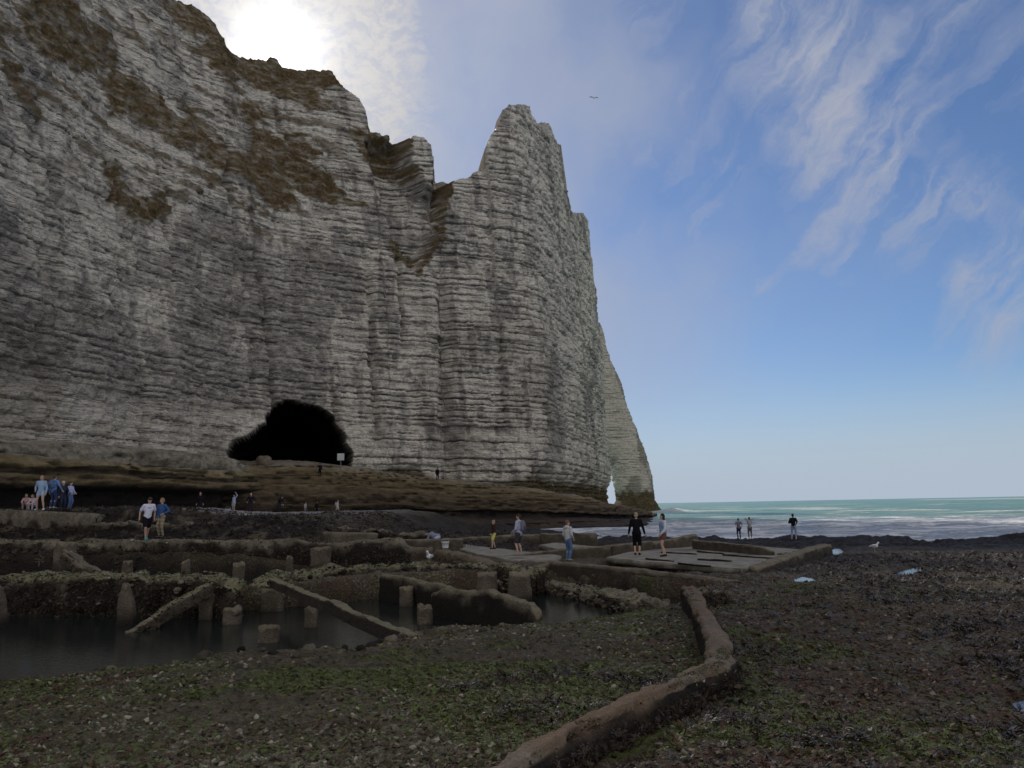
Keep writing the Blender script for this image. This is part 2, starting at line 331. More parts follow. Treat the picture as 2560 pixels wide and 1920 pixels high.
def build_cliff():
    seg = np.r_[0, np.cumsum(np.hypot(*np.diff(CB, axis=0).T))]
    # sampling density along the cliff foot
    dens_s = [0, seg[1] - 8, seg[1], seg[5], seg[11], seg[15], seg[-1]]
    dens_n = [8, 16, 430, 390, 250, 24]
    s = np.concatenate([np.linspace(dens_s[i], dens_s[i + 1], dens_n[i], endpoint=False) for i in range(6)] + [[seg[-1]]])
    fine = np.linspace(0, seg[-1], 1600); ker = np.hanning(31); ker /= ker.sum()
    def curve(C):
        out = []
        for k in (0, 1):
            v = np.interp(fine, seg, C[:, k]); vp = np.pad(v, 15, mode='reflect', reflect_type='odd'); out.append(np.interp(s, fine, np.convolve(vp, ker, 'valid')))
        return out
    bx, by = curve(CB); tx, ty = curve(CT)
    dx, dy = np.gradient(bx, s), np.gradient(by, s); L = np.hypot(dx, dy); nx, ny = dy / L, -dx / L
    # column heights from the surveyed skyline
    zz = np.linspace(0, 92, 369); g = (zz / 75.0) ** 1.6
    X = bx[None] + (tx - bx)[None] * g[:, None]; Y = by[None] + (ty - by)[None] * g[:, None]; Z = np.repeat(zz[:, None], len(s), 1)
    ix, iy = project(X, Y, Z)
    over = iy < np.interp(ix, SKY[:, 0], SKY[:, 1]); over[:120] = False
    T = np.where(over.any(0), zz[np.argmax(over, 0)], 84.0)
    T[Y[200] < 40] = 84.0
    T = np.minimum(T, 84.0)
    T[s > seg[15] + 1] = T[np.argmin(abs(s - seg[15]))]
    T = T + 0.25 * noise2(s / 0.7, s * 0, 5)
    nr = 540
    u = np.linspace(0, 1, nr)[:, None]
    Z = u * T[None]; g = (Z / 75.0) ** 1.6
    X = bx[None] + (tx - bx)[None] * g; Y = by[None] + (ty - by)[None] * g
    S = np.repeat(s[None], nr, 0)
    ix, iy = project(X, Y, Z)
    left = 1 - sstep(S, seg[5] + 2, seg[7])        # rotten, ragged left wall; cleaner beds on the headland
    right = sstep(S, seg[11], seg[12])
    # relief
    d = 1.1 * fbm3(X / 13, Y / 13, Z / 22, 3, 21) + 0.38 * fbm2(S / 4.5, Z / 14, 3, 31) * (0.15 + left) + 0.8 * fbm3(X / 5, Y / 5, Z / 3.4, 3, 22) * (0.30 + 0.45 * left)
    d += 0.55 * fbm3(X / 2.2, Y / 2.2, Z / 2.0, 4, 41) * (0.55 + 0.75 * left) + (0.24 + 0.16 * left) * fbm3(X / 0.6, Y / 0.6, Z / 0.45, 3, 51)
    so, line = strata(S, Z)
    d += so * (1.55 - 0.80 * left) * (1 - 0.6 * sstep(S, seg[14], seg[15]))
    crack = np.zeros_like(d)
    for k in range(46):
        s0 = rng.uniform(seg[1], seg[13]); z0 = rng.uniform(3, 55); z1 = z0 + rng.uniform(6, 26)
        off = S - s0 - 0.9 * noise2(Z / 6.0, Z * 0 + k, 61) - 0.25 * noise2(Z / 1.2, Z * 0 + k, 62)
        crack = np.maximum(crack, np.exp(-(off / 0.28) ** 2) * sstep(Z, z0, z0 + 2) * (1 - sstep(Z, z1 - 3, z1)) * rng.uniform(0.4, 1.0) * (0.35 + 0.65 * left))
    d -= 0.85 * crack
    # main vertical joints: gully foot, cave corner, headland arris
    for s0, z0, z1, w, dep in ((seg[8], 4, 42, 0.9, 2.0), (seg[5] - 3.5, 12, 42, 0.35, 1.1), (seg[6] + 2, 10, 46, 0.4, 1.0), (seg[11] + 6, 8, 60, 0.5, 1.2), (seg[7] - 1.5, 24, 50, 0.3, 1.0)):
        off = S - s0 - 1.2 * noise2(Z / 8.0, Z * 0 + s0, 63)
        d -= dep * np.exp(-(off / w) ** 2) * sstep(Z, z0, z0 + 4) * (1 - sstep(Z, z1 - 8, z1))
    top = sstep(T[None] - Z, 0, 3.0)
    d *= 0.35 + 0.65 * top
    # grass shelves
    wx = ix + 9 * fbm2(S / 2.0, Z / 2.0, 3, 71); wy = iy + 9 * fbm2(S / 2.0, Z / 2.0, 3, 72)
    gr = np.zeros_like(d)
    for poly in GRASS:
        a = np.array(poly); m = (wx > a[:, 0].min() - 25) & (wx < a[:, 0].max() + 25) & (wy > a[:, 1].min() - 25) & (wy < a[:, 1].max() + 25) & (S < seg[10])
        sdv = np.full(d.shape, -99.0); sdv[m] = poly_sd(wx[m], wy[m], poly)
        gr = np.maximum(gr, sstep(sdv + 16 * fbm2(S / 1.4 + 9, Z / 0.6, 5, 73, .62) + 7 * fbm2(S / 5, Z / 2.2, 3, 79), -3, 2))
    hi = sstep(Z, 34, 46) * left * (1 - sstep(S, seg[7], seg[7] + 2))
    gr = np.maximum(gr, hi * sstep(fbm2(S / 3.2 + Z * 0.25, Z / 1.6, 5, 74), 0.13, 0.27) * 0.9)
    gr = gr * np.clip(0.9 + 0.9 * fbm2(S / 1.1, Z / 0.5, 5, 70, .62), 0.2, 1)
    d += gr * (0.25 + 0.3 * fbm2(S / 0.9, Z / 0.9, 3, 75)) - so * gr * 0.8
    # gully and cave
    m = (ix > 760) & (ix < 1010) & (iy > 260) & (iy < 620) & (S < seg[10])
    gs = np.full(d.shape, -99.0); gs[m] = poly_sd(ix[m] + 4 * fbm2(S[m] / 1.5, Z[m] / 1.5, 3, 76), iy[m], GULLY)
    d -= 4.5 * sstep(gs, 0, 26)
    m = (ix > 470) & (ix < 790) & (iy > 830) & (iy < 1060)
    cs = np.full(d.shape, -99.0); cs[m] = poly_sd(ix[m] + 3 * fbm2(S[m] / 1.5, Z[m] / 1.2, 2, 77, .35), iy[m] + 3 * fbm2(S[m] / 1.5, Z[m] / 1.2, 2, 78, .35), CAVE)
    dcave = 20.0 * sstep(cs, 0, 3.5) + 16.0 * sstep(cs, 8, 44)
    # wave-cut foot of the headland
    foot = sstep(S, seg[10] - 2, seg[11] + 2)
    arcs = 0.5 + 0.5 * np.cos((S - seg[11]) / 14.0 * 2 * math.pi)
    d -= foot * (1 - sstep(Z, 6.5 + 1.5 * arcs, 9.0 + 1.5 * arcs)) * (1.2 + 1.6 * arcs) * sstep(Z, 1.0, 4.0)
    d += foot * 5.0 * (1 - sstep(Z, 0, 4.0))
    X = X + nx[None] * d - 0.30 * dcave; Y = Y + ny[None] * d + 0.954 * dcave; Z = Z + 0.06 * dcave * sstep(Z, 9, 16) + 0.10 * noise3(X * 1.3, Y * 1.3, Z * 1.3, 81) * top
    # masks
    big = fbm3(X / 9, Y / 9, Z / 12, 4, 91)
    low = (1 - sstep(Z, 20, 44))
    st = sstep(big + 0.30 * fbm2(S / 0.9, Z / 6.0, 4, 92) + 0.30 * left * low * sstep(Z, 11, 15) - 0.08 * (1 - left) + 0.06 * right, 0.08, 0.26) * sstep(Z, 9.5, 13)
    blot = np.exp(-(((ix - 330) / 190) ** 2 + ((iy - 760) / 75) ** 2)) + np.exp(-(((ix - 110) / 110) ** 2 + ((iy - 720) / 110) ** 2)) + .7 * np.exp(-(((ix - 700) / 110) ** 2 + ((iy - 560) / 80) ** 2)) + .6 * np.exp(-(((ix - 1070) / 45) ** 2 + ((iy - 670) / 90) ** 2))
    st = np.maximum(st, sstep(0.34 * blot + 0.7 * fbm2(S / 1.6, Z / 3.0, 5, 99, .6), 0.10, 0.34) * 0.95)
    st = np.maximum(st, sstep(fbm2(S / 1.3, Z / 9.0, 4, 93) + 0.25 * crack, 0.18, 0.36) * 0.85)
    st = np.maximum(st, crack * 0.7)
    st *= 0.55 + 0.45 * sstep(fbm3(X / 0.9, Y / 0.9, Z / 0.5, 4, 94), -0.25, 0.15)
    pale = sstep(Z, 8.5, 9.5) * (1 - sstep(Z, 13, 17)) * left
    st *= 1 - 0.75 * pale
    tz = 8.8 + 0.7 * noise2(S / 5, Z * 0, 95) + 0.4 * noise2(S / 1.1, Z, 96) - 1.6 * sstep(S, seg[6], seg[9]) + 1.2 * foot * arcs
    tan = 1 - sstep(Z, tz - 0.9, tz + 0.9)
    tan = np.maximum(tan, 0.28 * sstep(fbm3(X / 6, Y / 6, Z / 10, 3, 97), 0.12, 0.4) * low)
    tan = np.maximum(tan, 0.75 * sstep(gs, 0, 8) * sstep(-gs, -14, 0)) * (1 - 0.7 * sstep(cs, 2, 8))
    st = np.maximum(st, 2.0 * sstep(cs, 0.0, 0.8)); gr = gr * (cs < 0)  # stain pushed past full inside the cave, painting its shade black
    # cap: the plateau behind the edge, gently falling inland
    bxv, byv = (tx - bx), (ty - by); bl = np.hypot(bxv, byv); bxv, byv = bxv / bl, byv / bl
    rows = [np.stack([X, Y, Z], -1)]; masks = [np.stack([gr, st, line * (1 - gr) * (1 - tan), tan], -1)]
    inland = 1 - sstep(s, seg[6], seg[8]); ex, ey, ez = X[-1], Y[-1], Z[-1]
    for kd, kz in ((0.8, -0.1), (3.0, -0.9), (7.0, -4.0), (9.0, -30.0)):
        k2 = kd * (1 + 5 * inland); z2 = ez + kz * (1 - inland) - k2 * 0.12 * inland
        k2 = np.where(s > seg[11] - 3, kd * 0.5, k2)
        rows.append(np.stack([ex + bxv * k2, ey + byv * k2, z2 + 0.3 * noise2(s / 1.5, s * 0 + kd, 98)], -1)[None])
        masks.append(np.stack([np.ones_like(s), s * 0, s * 0, s * 0], -1)[None])
    co = np.concatenate(rows, 0); mk = np.concatenate(masks, 0)
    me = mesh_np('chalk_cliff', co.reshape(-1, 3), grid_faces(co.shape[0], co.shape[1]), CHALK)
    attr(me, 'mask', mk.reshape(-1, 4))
    return tag(obj('chalk_cliff', me), kind='structure')
build_cliff()

def build_arch():
    R = np.array([(1434, 1106), (1424, 1097), (1413, 1080), (1411, 1060), (1408, 1035), (1398, 1000), (1385, 960), (1370, 915), (1350, 862), (1338, 820), (1320, 780), (1308, 745), (1296, 700)], float)
    Lf = np.array([(1315, 1106), (1321, 1097), (1333, 1083), (1334, 1075), (1328, 1050), (1324, 1025), (1318, 1005), (1300, 975), (1250, 950), (1235, 700)], float)
    Y0 = 296.0
    rz = np.array([atY(x, y, Y0) for x, y in R]); lz = np.array([atY(x, y, Y0) for x, y in Lf])
    z = np.linspace(-1, rz[-1, 2], 300); n = 200; th = np.linspace(0, 2 * math.pi, n, endpoint=False)
    xr = np.interp(z, rz[:, 2], rz[:, 0]); xl = np.interp(z, lz[:, 2], lz[:, 0])
    cx = (xr + xl) / 2; hw = (xr - xl) / 2
    c, sn = np.cos(th), np.sin(th); ce = np.sign(c) * abs(c) ** 0.75; se = np.sign(sn) * abs(sn) ** 0.75
    X = cx[:, None] + hw[:, None] * ce[None]; dy = np.interp(z, [0, 20, 60], [9, 7, 5]); Y = Y0 + dy[:, None] * se[None]; Z = np.repeat(z[:, None], n, 1)
    S = 400 + th[None] * 14 + 0 * Z
    so, line = strata(S, Z, 1.0, 103)
    d = 0.8 * fbm3(X / 9, Y / 9, Z / 12, 3, 104) + 0.3 * fbm3(X / 2, Y / 2, Z / 1.5, 3, 105) + so * 0.6
    X2 = X + c[None] * d; Y2 = Y + sn[None] * d
    tan = np.maximum(1 - sstep(Z + 1.2 * noise2(S / 3, Z / 2, 106), 6.5, 10.0), 0.22)
    st = sstep(fbm3(X / 7, Y / 7, Z / 9, 4, 107), 0.12, 0.34) * 0.8
    me = mesh_np('sea_arch', np.stack([X2, Y2, Z], -1).reshape(-1, 3), grid_faces(len(z), n, True), CHALK)
    attr(me, 'mask', np.stack([0 * Z, st, line * 0.8, tan], -1).reshape(-1, 4))
    return tag(obj('sea_arch', me), kind='structure')
build_arch()

# ------------------------------------------------------------------ wave-cut rock ledges at the cliff foot
def m_ledge(q, b):
    yel, dark, lin, pale = attr_rgba(q, 'mask'); p = gpos(q)
    pz = q.mapping(p, scale=(1, 1, 5)); v = q.noise(pz, 0.9, 7, 0.7); v2 = q.noise(p, 2.4, 6, 0.7)
    c = q.mix(q.ss(v, 0.36, 0.66), (0.040, 0.029, 0.018), (0.145, 0.102, 0.060))
    c = q.mix(q.math('MULTIPLY', yel, q.ss(v2, 0.3, 0.6, 0.5, 1.0)), c, q.mix(v2, (0.23, 0.165, 0.075), (0.30, 0.245, 0.125)))
    c = q.mix(q.math('MULTIPLY', pale, q.ss(v2, 0.32, 0.6, 0.35, 1.0)), c, q.mix(v2, (0.24, 0.215, 0.165), (0.42, 0.385, 0.31)))
    c = q.mix(lin, c, (0.03, 0.025, 0.02))
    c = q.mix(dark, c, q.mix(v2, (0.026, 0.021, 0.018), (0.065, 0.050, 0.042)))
    q.put(b.inputs['Base Color'], c); b.inputs['Roughness'].default_value = 0.85; b.inputs['Specular IOR Level'].default_value = 0.2
    bump(q, b, q.math('ADD', v, v2), 0.8, 0.22)
LEDGE = mat('wave_cut_rock', m_ledge)
def build_ledge(name, path, prof, nseg, npr, seed, zrange=None):
    """path: (x, y, ztop, zscale) nodes, prof: (outward, dz below top, yellow, dark, pale)"""
    path = np.array(path, float); prof = np.array(prof, float)
    seg = np.r_[0, np.cumsum(np.hypot(*np.diff(path[:, :2], axis=0).T))]; s = np.linspace(0, seg[-1], nseg)
    P = [np.interp(s, seg, path[:, k]) for k in range(4)]
    ker = np.hanning(25); ker /= ker.sum(); P = [np.convolve(np.pad(v, 12, mode='reflect', reflect_type='odd'), ker, 'valid') for v in P]
    dx, dy = np.gradient(P[0]), np.gradient(P[1]); L = np.hypot(dx, dy); nx, ny = dy / L, -dx / L
    pl = np.r_[0, np.cumsum(np.hypot(*np.diff(prof[:, :2], axis=0).T))]; t = np.linspace(0, pl[-1], npr)
    Q = [np.interp(t, pl, prof[:, k]) for k in range(5)]
    S = np.repeat(s[None], npr, 0); o = Q[0][:, None] + 0 * S; dz = Q[1][:, None] * P[3][None]
    Z = P[2][None] - dz + 0.25 * noise2(S / 7, dz, seed); 
    so, line = strata(S, Z * 2.6, 0.6, seed + 3)
    o = o + 0.9 * fbm2(S / 6, Z / 2.5, 3, seed + 1) + 0.35 * fbm2(S / 1.1, Z / 0.5, 4, seed + 2) + so * 1.9
    X = P[0][None] + nx[None] * o; Y = P[1][None] + ny[None] * o; Z = Z + 0.12 * fbm2(S / 0.8, o / 0.8, 3, seed + 5)
    wob = fbm2(S / 3.0, Z * 2, 3, seed + 6) * 0.35
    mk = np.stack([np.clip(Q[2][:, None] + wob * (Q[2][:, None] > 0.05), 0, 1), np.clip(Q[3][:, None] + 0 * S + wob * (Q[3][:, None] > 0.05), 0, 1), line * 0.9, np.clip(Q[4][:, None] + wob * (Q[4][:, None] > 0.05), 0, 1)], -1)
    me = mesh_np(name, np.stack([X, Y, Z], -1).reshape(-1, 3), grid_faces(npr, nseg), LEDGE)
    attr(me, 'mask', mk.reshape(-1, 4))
    return tag(obj(name, me), kind='structure')
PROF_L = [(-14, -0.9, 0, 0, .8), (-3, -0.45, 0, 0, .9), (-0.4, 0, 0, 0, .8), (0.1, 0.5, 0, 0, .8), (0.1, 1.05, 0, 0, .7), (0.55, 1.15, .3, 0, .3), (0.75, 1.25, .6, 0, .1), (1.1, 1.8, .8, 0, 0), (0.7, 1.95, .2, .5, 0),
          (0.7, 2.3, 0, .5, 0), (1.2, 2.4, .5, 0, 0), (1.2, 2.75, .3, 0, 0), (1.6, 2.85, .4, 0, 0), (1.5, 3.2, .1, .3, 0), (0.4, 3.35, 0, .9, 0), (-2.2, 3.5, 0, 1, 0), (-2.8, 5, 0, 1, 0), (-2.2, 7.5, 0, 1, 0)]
build_ledge('rock_ledge', [(-41, 22, 8.8, 1), (-38.5, 45, 8.8, 1), (-37, 56, 8.8, 1), (-32.5, 68.5, 8.8, 1), (-28.4, 80, 8.7, 1), (-28.3, 82.2, 8.7, 1), (-31, 86, 8.6, 1), (-36, 91, 8.6, 1)], PROF_L, 520, 110, 201)
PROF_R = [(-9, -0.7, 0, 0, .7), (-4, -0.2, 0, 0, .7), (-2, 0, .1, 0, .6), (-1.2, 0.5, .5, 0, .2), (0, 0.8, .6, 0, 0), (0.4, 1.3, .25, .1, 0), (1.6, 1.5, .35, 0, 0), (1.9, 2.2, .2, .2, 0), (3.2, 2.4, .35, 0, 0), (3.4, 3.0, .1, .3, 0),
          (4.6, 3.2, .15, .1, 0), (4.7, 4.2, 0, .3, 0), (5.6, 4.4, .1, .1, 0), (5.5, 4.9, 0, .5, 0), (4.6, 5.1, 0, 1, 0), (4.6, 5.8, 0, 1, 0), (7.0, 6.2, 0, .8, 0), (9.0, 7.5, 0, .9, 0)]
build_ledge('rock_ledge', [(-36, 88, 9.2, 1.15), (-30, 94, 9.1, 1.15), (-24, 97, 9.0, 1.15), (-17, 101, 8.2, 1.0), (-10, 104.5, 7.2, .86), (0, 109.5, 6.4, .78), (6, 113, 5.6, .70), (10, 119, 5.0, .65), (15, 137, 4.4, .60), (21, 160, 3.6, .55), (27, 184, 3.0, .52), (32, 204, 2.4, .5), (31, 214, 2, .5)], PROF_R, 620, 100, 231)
# ================================================================== the foreshore
REEF = [(-90, -30), (-90, 130), (-2, 116), (3, 100), (6.5, 88), (8, 73), (12, 67.5), (19, 68.5), (23, 61.5), (26.5, 55), (35, 53.2), (90, 46), (90, -30)]
PIT = [(-18, 5.8), (-9, 7.0), (-5.6, 8.0), (-5.2, 8.55), (-3.9, 9.1), (-3.55, 9.6), (-2.9, 9.85), (-2.1, 10.1), (-1.9, 11.04), (-1.6, 12), (-.87, 12.1), (-.2, 12.35), (.45, 12.1), (1.4, 13.15), (2.5, 14.2), (3.0, 15.2), (3.6, 16.6), (4.2, 18.2), (4.9, 20.0),
       (4.4, 21.2), (2.6, 24.0), (1.1, 26.0), (0.0, 25.0), (-1.0, 23.6), (-2.8, 23.2), (-4.4, 22.2), (-5.6, 21.0), (-6.7, 20.4), (-8.2, 20.6), (-10, 20.6), (-20, 22)]
TRENCH = [(-24, 22.6), (-10, 21.3), (-7.6, 20.6), (-7.0, 20.6), (-6.0, 22.6), (-3.2, 24.9), (-3.0, 25.6), (-5.0, 26.0), (-8, 26.2), (-14, 27.2), (-24, 28.4)]
SLABPIT = [(2.4, 30.0), (6.0, 23.6), (7.4, 24.7), (10, 29), (6, 36), (3.6, 32.4)]
WATER_Z = 0.90
PUDDLES = []
for pts in ([(1700, 1257), (1716, 1252), (1735, 1247), (1752, 1250), (1771, 1250), (1769, 1256), (1742, 1258), (1722, 1260)], [(1915, 1230), (1950, 1226), (1975, 1220), (1990, 1223), (2012, 1220), (2008, 1229), (1972, 1230), (1962, 1238), (1945, 1235)],
            [(1795, 1182), (1812, 1181), (1822, 1190), (1808, 1198), (1801, 1192)], [(1968, 1206), (1985, 1203), (2006, 1204), (2000, 1209), (1980, 1209)], [(1655, 1374), (1672, 1372), (1690, 1378), (1670, 1380)], [(2196, 1540), (2230, 1530), (2240, 1556), (2208, 1556)]):
    PUDDLES.append([tuple(atZ(x, y, 1.30 - 0.25 * (y < 1215) + 0.25 * (y > 1300))[:2]) for x, y in pts])
_LY = np.array([0, 5, 10, 19, 25.8, 26.4, 32, 34, 37, 45, 60, 80, 90, 97, 130]); _LZ = np.array([1.75, 1.72, 1.66, 1.45, 1.5, 2.05, 2.1, 2.15, 3.0, 3.1, 3.1, 3.15, 2.75, 2.5, 2.3])
_MY = np.array([0, 5, 10, 20, 25, 30, 38, 48, 60, 75, 90, 105, 130]); _MZ = np.array([1.75, 1.72, 1.66, 1.5, 1.52, 1.32, 1.28, 1.25, 1.15, 1.1, 1.1, 0.8, 0.3])
_RY = np.array([0, 5, 10, 20, 30, 40, 50, 60, 70, 130]); _RZ = np.array([1.75, 1.70, 1.62, 1.36, 1.10, 0.98, 0.66, 0.36, 0.25, 0.2])
def ground_base(X, Y):
    zl, zm, zr = np.interp(Y, _LY, _LZ), np.interp(Y, _MY, _MZ), np.interp(Y, _RY, _RZ)
    zl = zl + 0.55 * sstep(-X, 14, 19) * sstep(Y, 35, 37.5) * (1 - sstep(Y, 44, 62))
    a = sstep(X, -11, -4); b = sstep(X, -2, 5)
    return (zl * (1 - a) + zm * a) * (1 - b) + zr * b
def ground_z(X, Y, detail=True):
    X = np.asarray(X, float); Y = np.asarray(Y, float)
    z = ground_base(X, Y)
    near = 1 - sstep(Y, 14, 40)
    sea_side = sstep(X, 2, 9)
    z = z + 0.09 * fbm2(X / 3.1, Y / 3.1, 3, 301) + 0.10 * sea_side * fbm2(X / 1.1 + Y / 4, Y / 1.4, 3, 302) * sstep(Y, 8, 16)
    rock = sstep(Y, 36, 46) * sstep(X, -13, -7) * (1 - sstep(Y, 92, 104))
    blk = fbm2(X / 2.6, Y / 3.4, 4, 303); z = z + rock * (0.38 * np.round(blk * 5) / 5 + 0.25 * blk)
    z = z + sea_side * sstep(Y, 30, 42) * 0.16 * np.abs(fbm2(X / 2.0, Y / 2.0, 3, 309))
    z = z + 0.22 * fbm2(X / 1.3, Y / 0.9, 4, 312) * sstep(-X, 3, 6) * sstep(Y, 27.5, 29) * (1 - sstep(Y, 40, 46))
    if detail:
        n1 = fbm2(X / 0.34, Y / 0.34, 3, 304); n2 = 1 - np.abs(fbm2(X / 0.17, Y / 0.17, 2, 305)) * 2
        z = z + (0.040 + 0.03 * (1 - near)) * n1 + 0.034 * n2
    e = 0.22 * fbm2(X / 0.8, Y / 0.8, 3, 306)
    s = poly_sd(X, Y, PIT) + e * 0.8
    z = z * (1 - sstep(s, -0.02, 0.35)) + (0.25 + 0.1 * fbm2(X, Y, 2, 307)) * sstep(s, -0.02, 0.35)
    s = poly_sd(X, Y, TRENCH) + e
    z = z - sstep(s, 0, 0.5) * (z - 1.12 - 0.12 * fbm2(X, Y, 3, 308))
    s = poly_sd(X, Y, SLABPIT) + e * 0.5
    z = z - sstep(s, -0.1, 0.3) * np.maximum(z - 0.62, 0)
    for i, p in enumerate(PUDDLES):
        a = np.array(p); m = (X > a[:, 0].min() - 1) & (X < a[:, 0].max() + 1) & (Y > a[:, 1].min() - 1) & (Y < a[:, 1].max() + 1)
        if m.any():
            w = sstep(poly_sd(X[m], Y[m], p) + 0.10 * fbm2(X[m] / 0.4, Y[m] / 0.4, 2, 311), -0.25, 0.06); z[m] = z[m] * (1 - w) + (PUD_Z[i] - 0.05) * w
    s = poly_sd(X, Y, REEF) + 1.6 * fbm2(X / 2.2, Y / 2.2, 4, 310)
    return z - (1 - sstep(s, -0.9, 0.1)) * (z + 1.8)
PUD_Z = [float(ground_base(np.mean([q[0] for q in p]), np.mean([q[1] for q in p]))) - 0.05 for p in PUDDLES]

def m_ground(q, b):
    gr, pale, red, peb = attr_rgba(q, 'mask'); tan, wrack, dk, _ = attr_rgba(q, 'mask2'); p = gpos(q)
    n1 = q.noise(p, 3.5, 6, 0.65); n2 = q.noise(p, 14.0, 5, 0.7); n3 = q.noise(p, 38.0, 3, 0.6)
    v = q.voro(q.vmath('ADD', p, q.vmath('SCALE', q.noise(p, 9, 2, .5, 0, 1), scale=0.08)), 13.0)
    c = q.mix(q.ss(n2, 0.35, 0.65), (0.064, 0.052, 0.030), (0.175, 0.142, 0.088))
    c = q.mix(q.ss(n1, 0.5, 0.7, 0, 0.6), c, (0.070, 0.066, 0.044))
    # barnacle crust: pale knobs
    knob = q.math('MULTIPLY', q.ss(v, 0.20, 0.42, 1.0, 0.0), q.ss(n2, 0.34, 0.58))
    c = q.mix(q.math('MULTIPLY', knob, pale, clamp=True), c, q.mix(n3, (0.20, 0.185, 0.13), (0.40, 0.37, 0.27)))
    c = q.mix(q.math('MULTIPLY', gr, q.ss(q.math('ADD', n2, q.math('MULTIPLY', n3, 0.4)), 0.52, 0.80)), c, q.mix(n3, (0.075, 0.10, 0.018), (0.145, 0.165, 0.040)))
    c = q.mix(q.math('MULTIPLY', red, q.ss(n2, 0.42, 0.62)), c, q.mix(n3, (0.06, 0.022, 0.013), (0.13, 0.048, 0.028)))
    c = q.mix(q.math('MULTIPLY', wrack, q.ss(n2, 0.30, 0.6, 0.5, 1.0)), c, q.mix(n3, (0.032, 0.025, 0.019), (0.085, 0.066, 0.052)))
    pv = q.voro(p, 5.5, out=1); ps = q.n('ShaderNodeSeparateColor'); q.put(ps.inputs[0], pv)
    pc = q.mix(ps.outputs[0], (0.24, 0.24, 0.245), (0.55, 0.54, 0.52)); pe = q.voro(p, 5.5, 'DISTANCE_TO_EDGE')
    c = q.mix(peb, c, q.mix(q.ss(pe, 0.0, 0.09), (0.05, 0.05, 0.05), pc))
    c = q.mix(tan, c, q.mix(q.ss(n2, 0.35, 0.7), (0.12, 0.088, 0.058), (0.22, 0.165, 0.11)))
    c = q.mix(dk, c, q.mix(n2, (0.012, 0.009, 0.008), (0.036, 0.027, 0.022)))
    q.put(b.inputs['Base Color'], c)
    q.put(b.inputs['Roughness'], q.fmix(q.ss(n1, 0.4, 0.65), 0.55, 0.9)); b.inputs['Specular IOR Level'].default_value = 0.16
    h = q.math('ADD', q.math('MULTIPLY', q.math('SUBTRACT', 1.0, v), 0.9), q.math('ADD', n2, q.math('MULTIPLY', n3, 0.5)))
    bump(q, b, h, 1.0, 0.085)
GROUND = mat('weed_covered_reef', m_ground)

def build_ground():
    nr, nc = 690, 570
    y = 1.6 * (118 / 1.6) ** np.linspace(0, 1, nr); t = np.linspace(-1, 1, nc)
    Y = np.repeat(y[:, None], nc, 1); X = t[None] * (0.86 * Y + 3.2) + 0.0
    X = X + 0.2 * noise2(X * 9, Y * 9, 1) * (X[:, 1:2] - X[:, 0:1]); 
    Z = ground_z(X.ravel(), Y.ravel()).reshape(X.shape)
    # cover masks
    n = fbm2(X / 1.6, Y / 1.6, 4, 321); n2 = fbm2(X / 0.7, Y / 0.7, 4, 322); n3 = fbm2(X / 2.4, Y / 2.4, 4, 323)
    leftk = 1 - sstep(X - np.interp(Y, [0, 4.6, 7.7, 10, 14.1, 20], [-3, 0, 1.9, 2.4, 3.0, 4.0]), -0.2, 0.2)   # inland of the kerb
    green_w = 0.06 + 0.22 * np.exp(-(((X - 0.6) / 1.6) ** 2 + ((Y - 9.6) / 2.2) ** 2)) + 0.14 * np.exp(-(((X + 2.3) / 1.5) ** 2 + ((Y - 7.3) / 0.9) ** 2)) + 0.13 * leftk
    green_w = green_w + 0.06 * np.exp(-(((X - 3.3) / 1.2) ** 2 + ((Y - 9.0) / 4.0) ** 2)) + 0.08 * np.exp(-(((X - 5.2) / .9) ** 2 + ((Y - 11.5) / 1.2) ** 2))
    gr = sstep(n + green_w, 0.12, 0.34) * (1 - sstep(Y, 13, 18) * (1 - sstep(X, 3, 4))) * (1 - sstep(Y, 22, 40))
    pale = np.clip(leftk * (0.75 + 0.5 * n2) + (1 - leftk) * 0.16 + 0.3 * sstep(poly_sd(X, Y, PIT), -1.2, -0.2), 0, 1) * sstep(n3 + 0.28, 0.0, 0.3)
    red = 0.8 * sstep(n3 * 0.7 + n2 * 0.5 + 0.06 * (1 - leftk), 0.20, 0.40)
    red = np.maximum(red, 0.8 * np.exp(-((X - np.interp(Y, [4.6, 7.7, 10, 14.1], [-.32, 1.6, 2.1, 2.75])) / 0.16) ** 2) * sstep(n2, -0.2, 0.2))
    wrack = sstep(n * 0.9 + n2 * 0.5 + 0.55 * sstep(X - 0.30 * Y, 0.8, 3.2) - 0.2 + 0.35 * sstep(Y, 16, 26) * sstep(X, 4, 8), 0.05, 0.30)
    peb = sstep(-X, 8, 13) * sstep(Y, 40, 45) * sstep(n + 0.4, 0, 0.2); peb = np.maximum(peb, sstep(Y, 70, 80) * sstep(-X, 12, 18))
    tan = sstep(poly_sd(X, Y, [tuple(atZ(x, y, 1.62)[:2]) for x, y in ((772, 1412), (800, 1385), (880, 1362), (930, 1362), (985, 1370), (930, 1392), (860, 1410))]) + 0.12 * n2, -0.05, 0.12)
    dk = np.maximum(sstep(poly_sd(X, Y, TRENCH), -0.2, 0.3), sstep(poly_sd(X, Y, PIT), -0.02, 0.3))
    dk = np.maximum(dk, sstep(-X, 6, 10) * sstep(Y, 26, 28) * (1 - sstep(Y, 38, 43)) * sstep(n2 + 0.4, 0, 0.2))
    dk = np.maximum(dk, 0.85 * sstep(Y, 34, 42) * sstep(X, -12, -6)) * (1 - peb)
    me = mesh_np('reef_ground', np.stack([X, Y, Z], -1).reshape(-1, 3), grid_faces(nr, nc), GROUND)
    attr(me, 'mask', np.stack([gr, pale, red, peb], -1).reshape(-1, 4)); attr(me, 'mask2', np.stack([tan, wrack, dk, 0 * X], -1).reshape(-1, 4))
    return tag(obj('reef_ground', me), kind='structure')
build_ground()

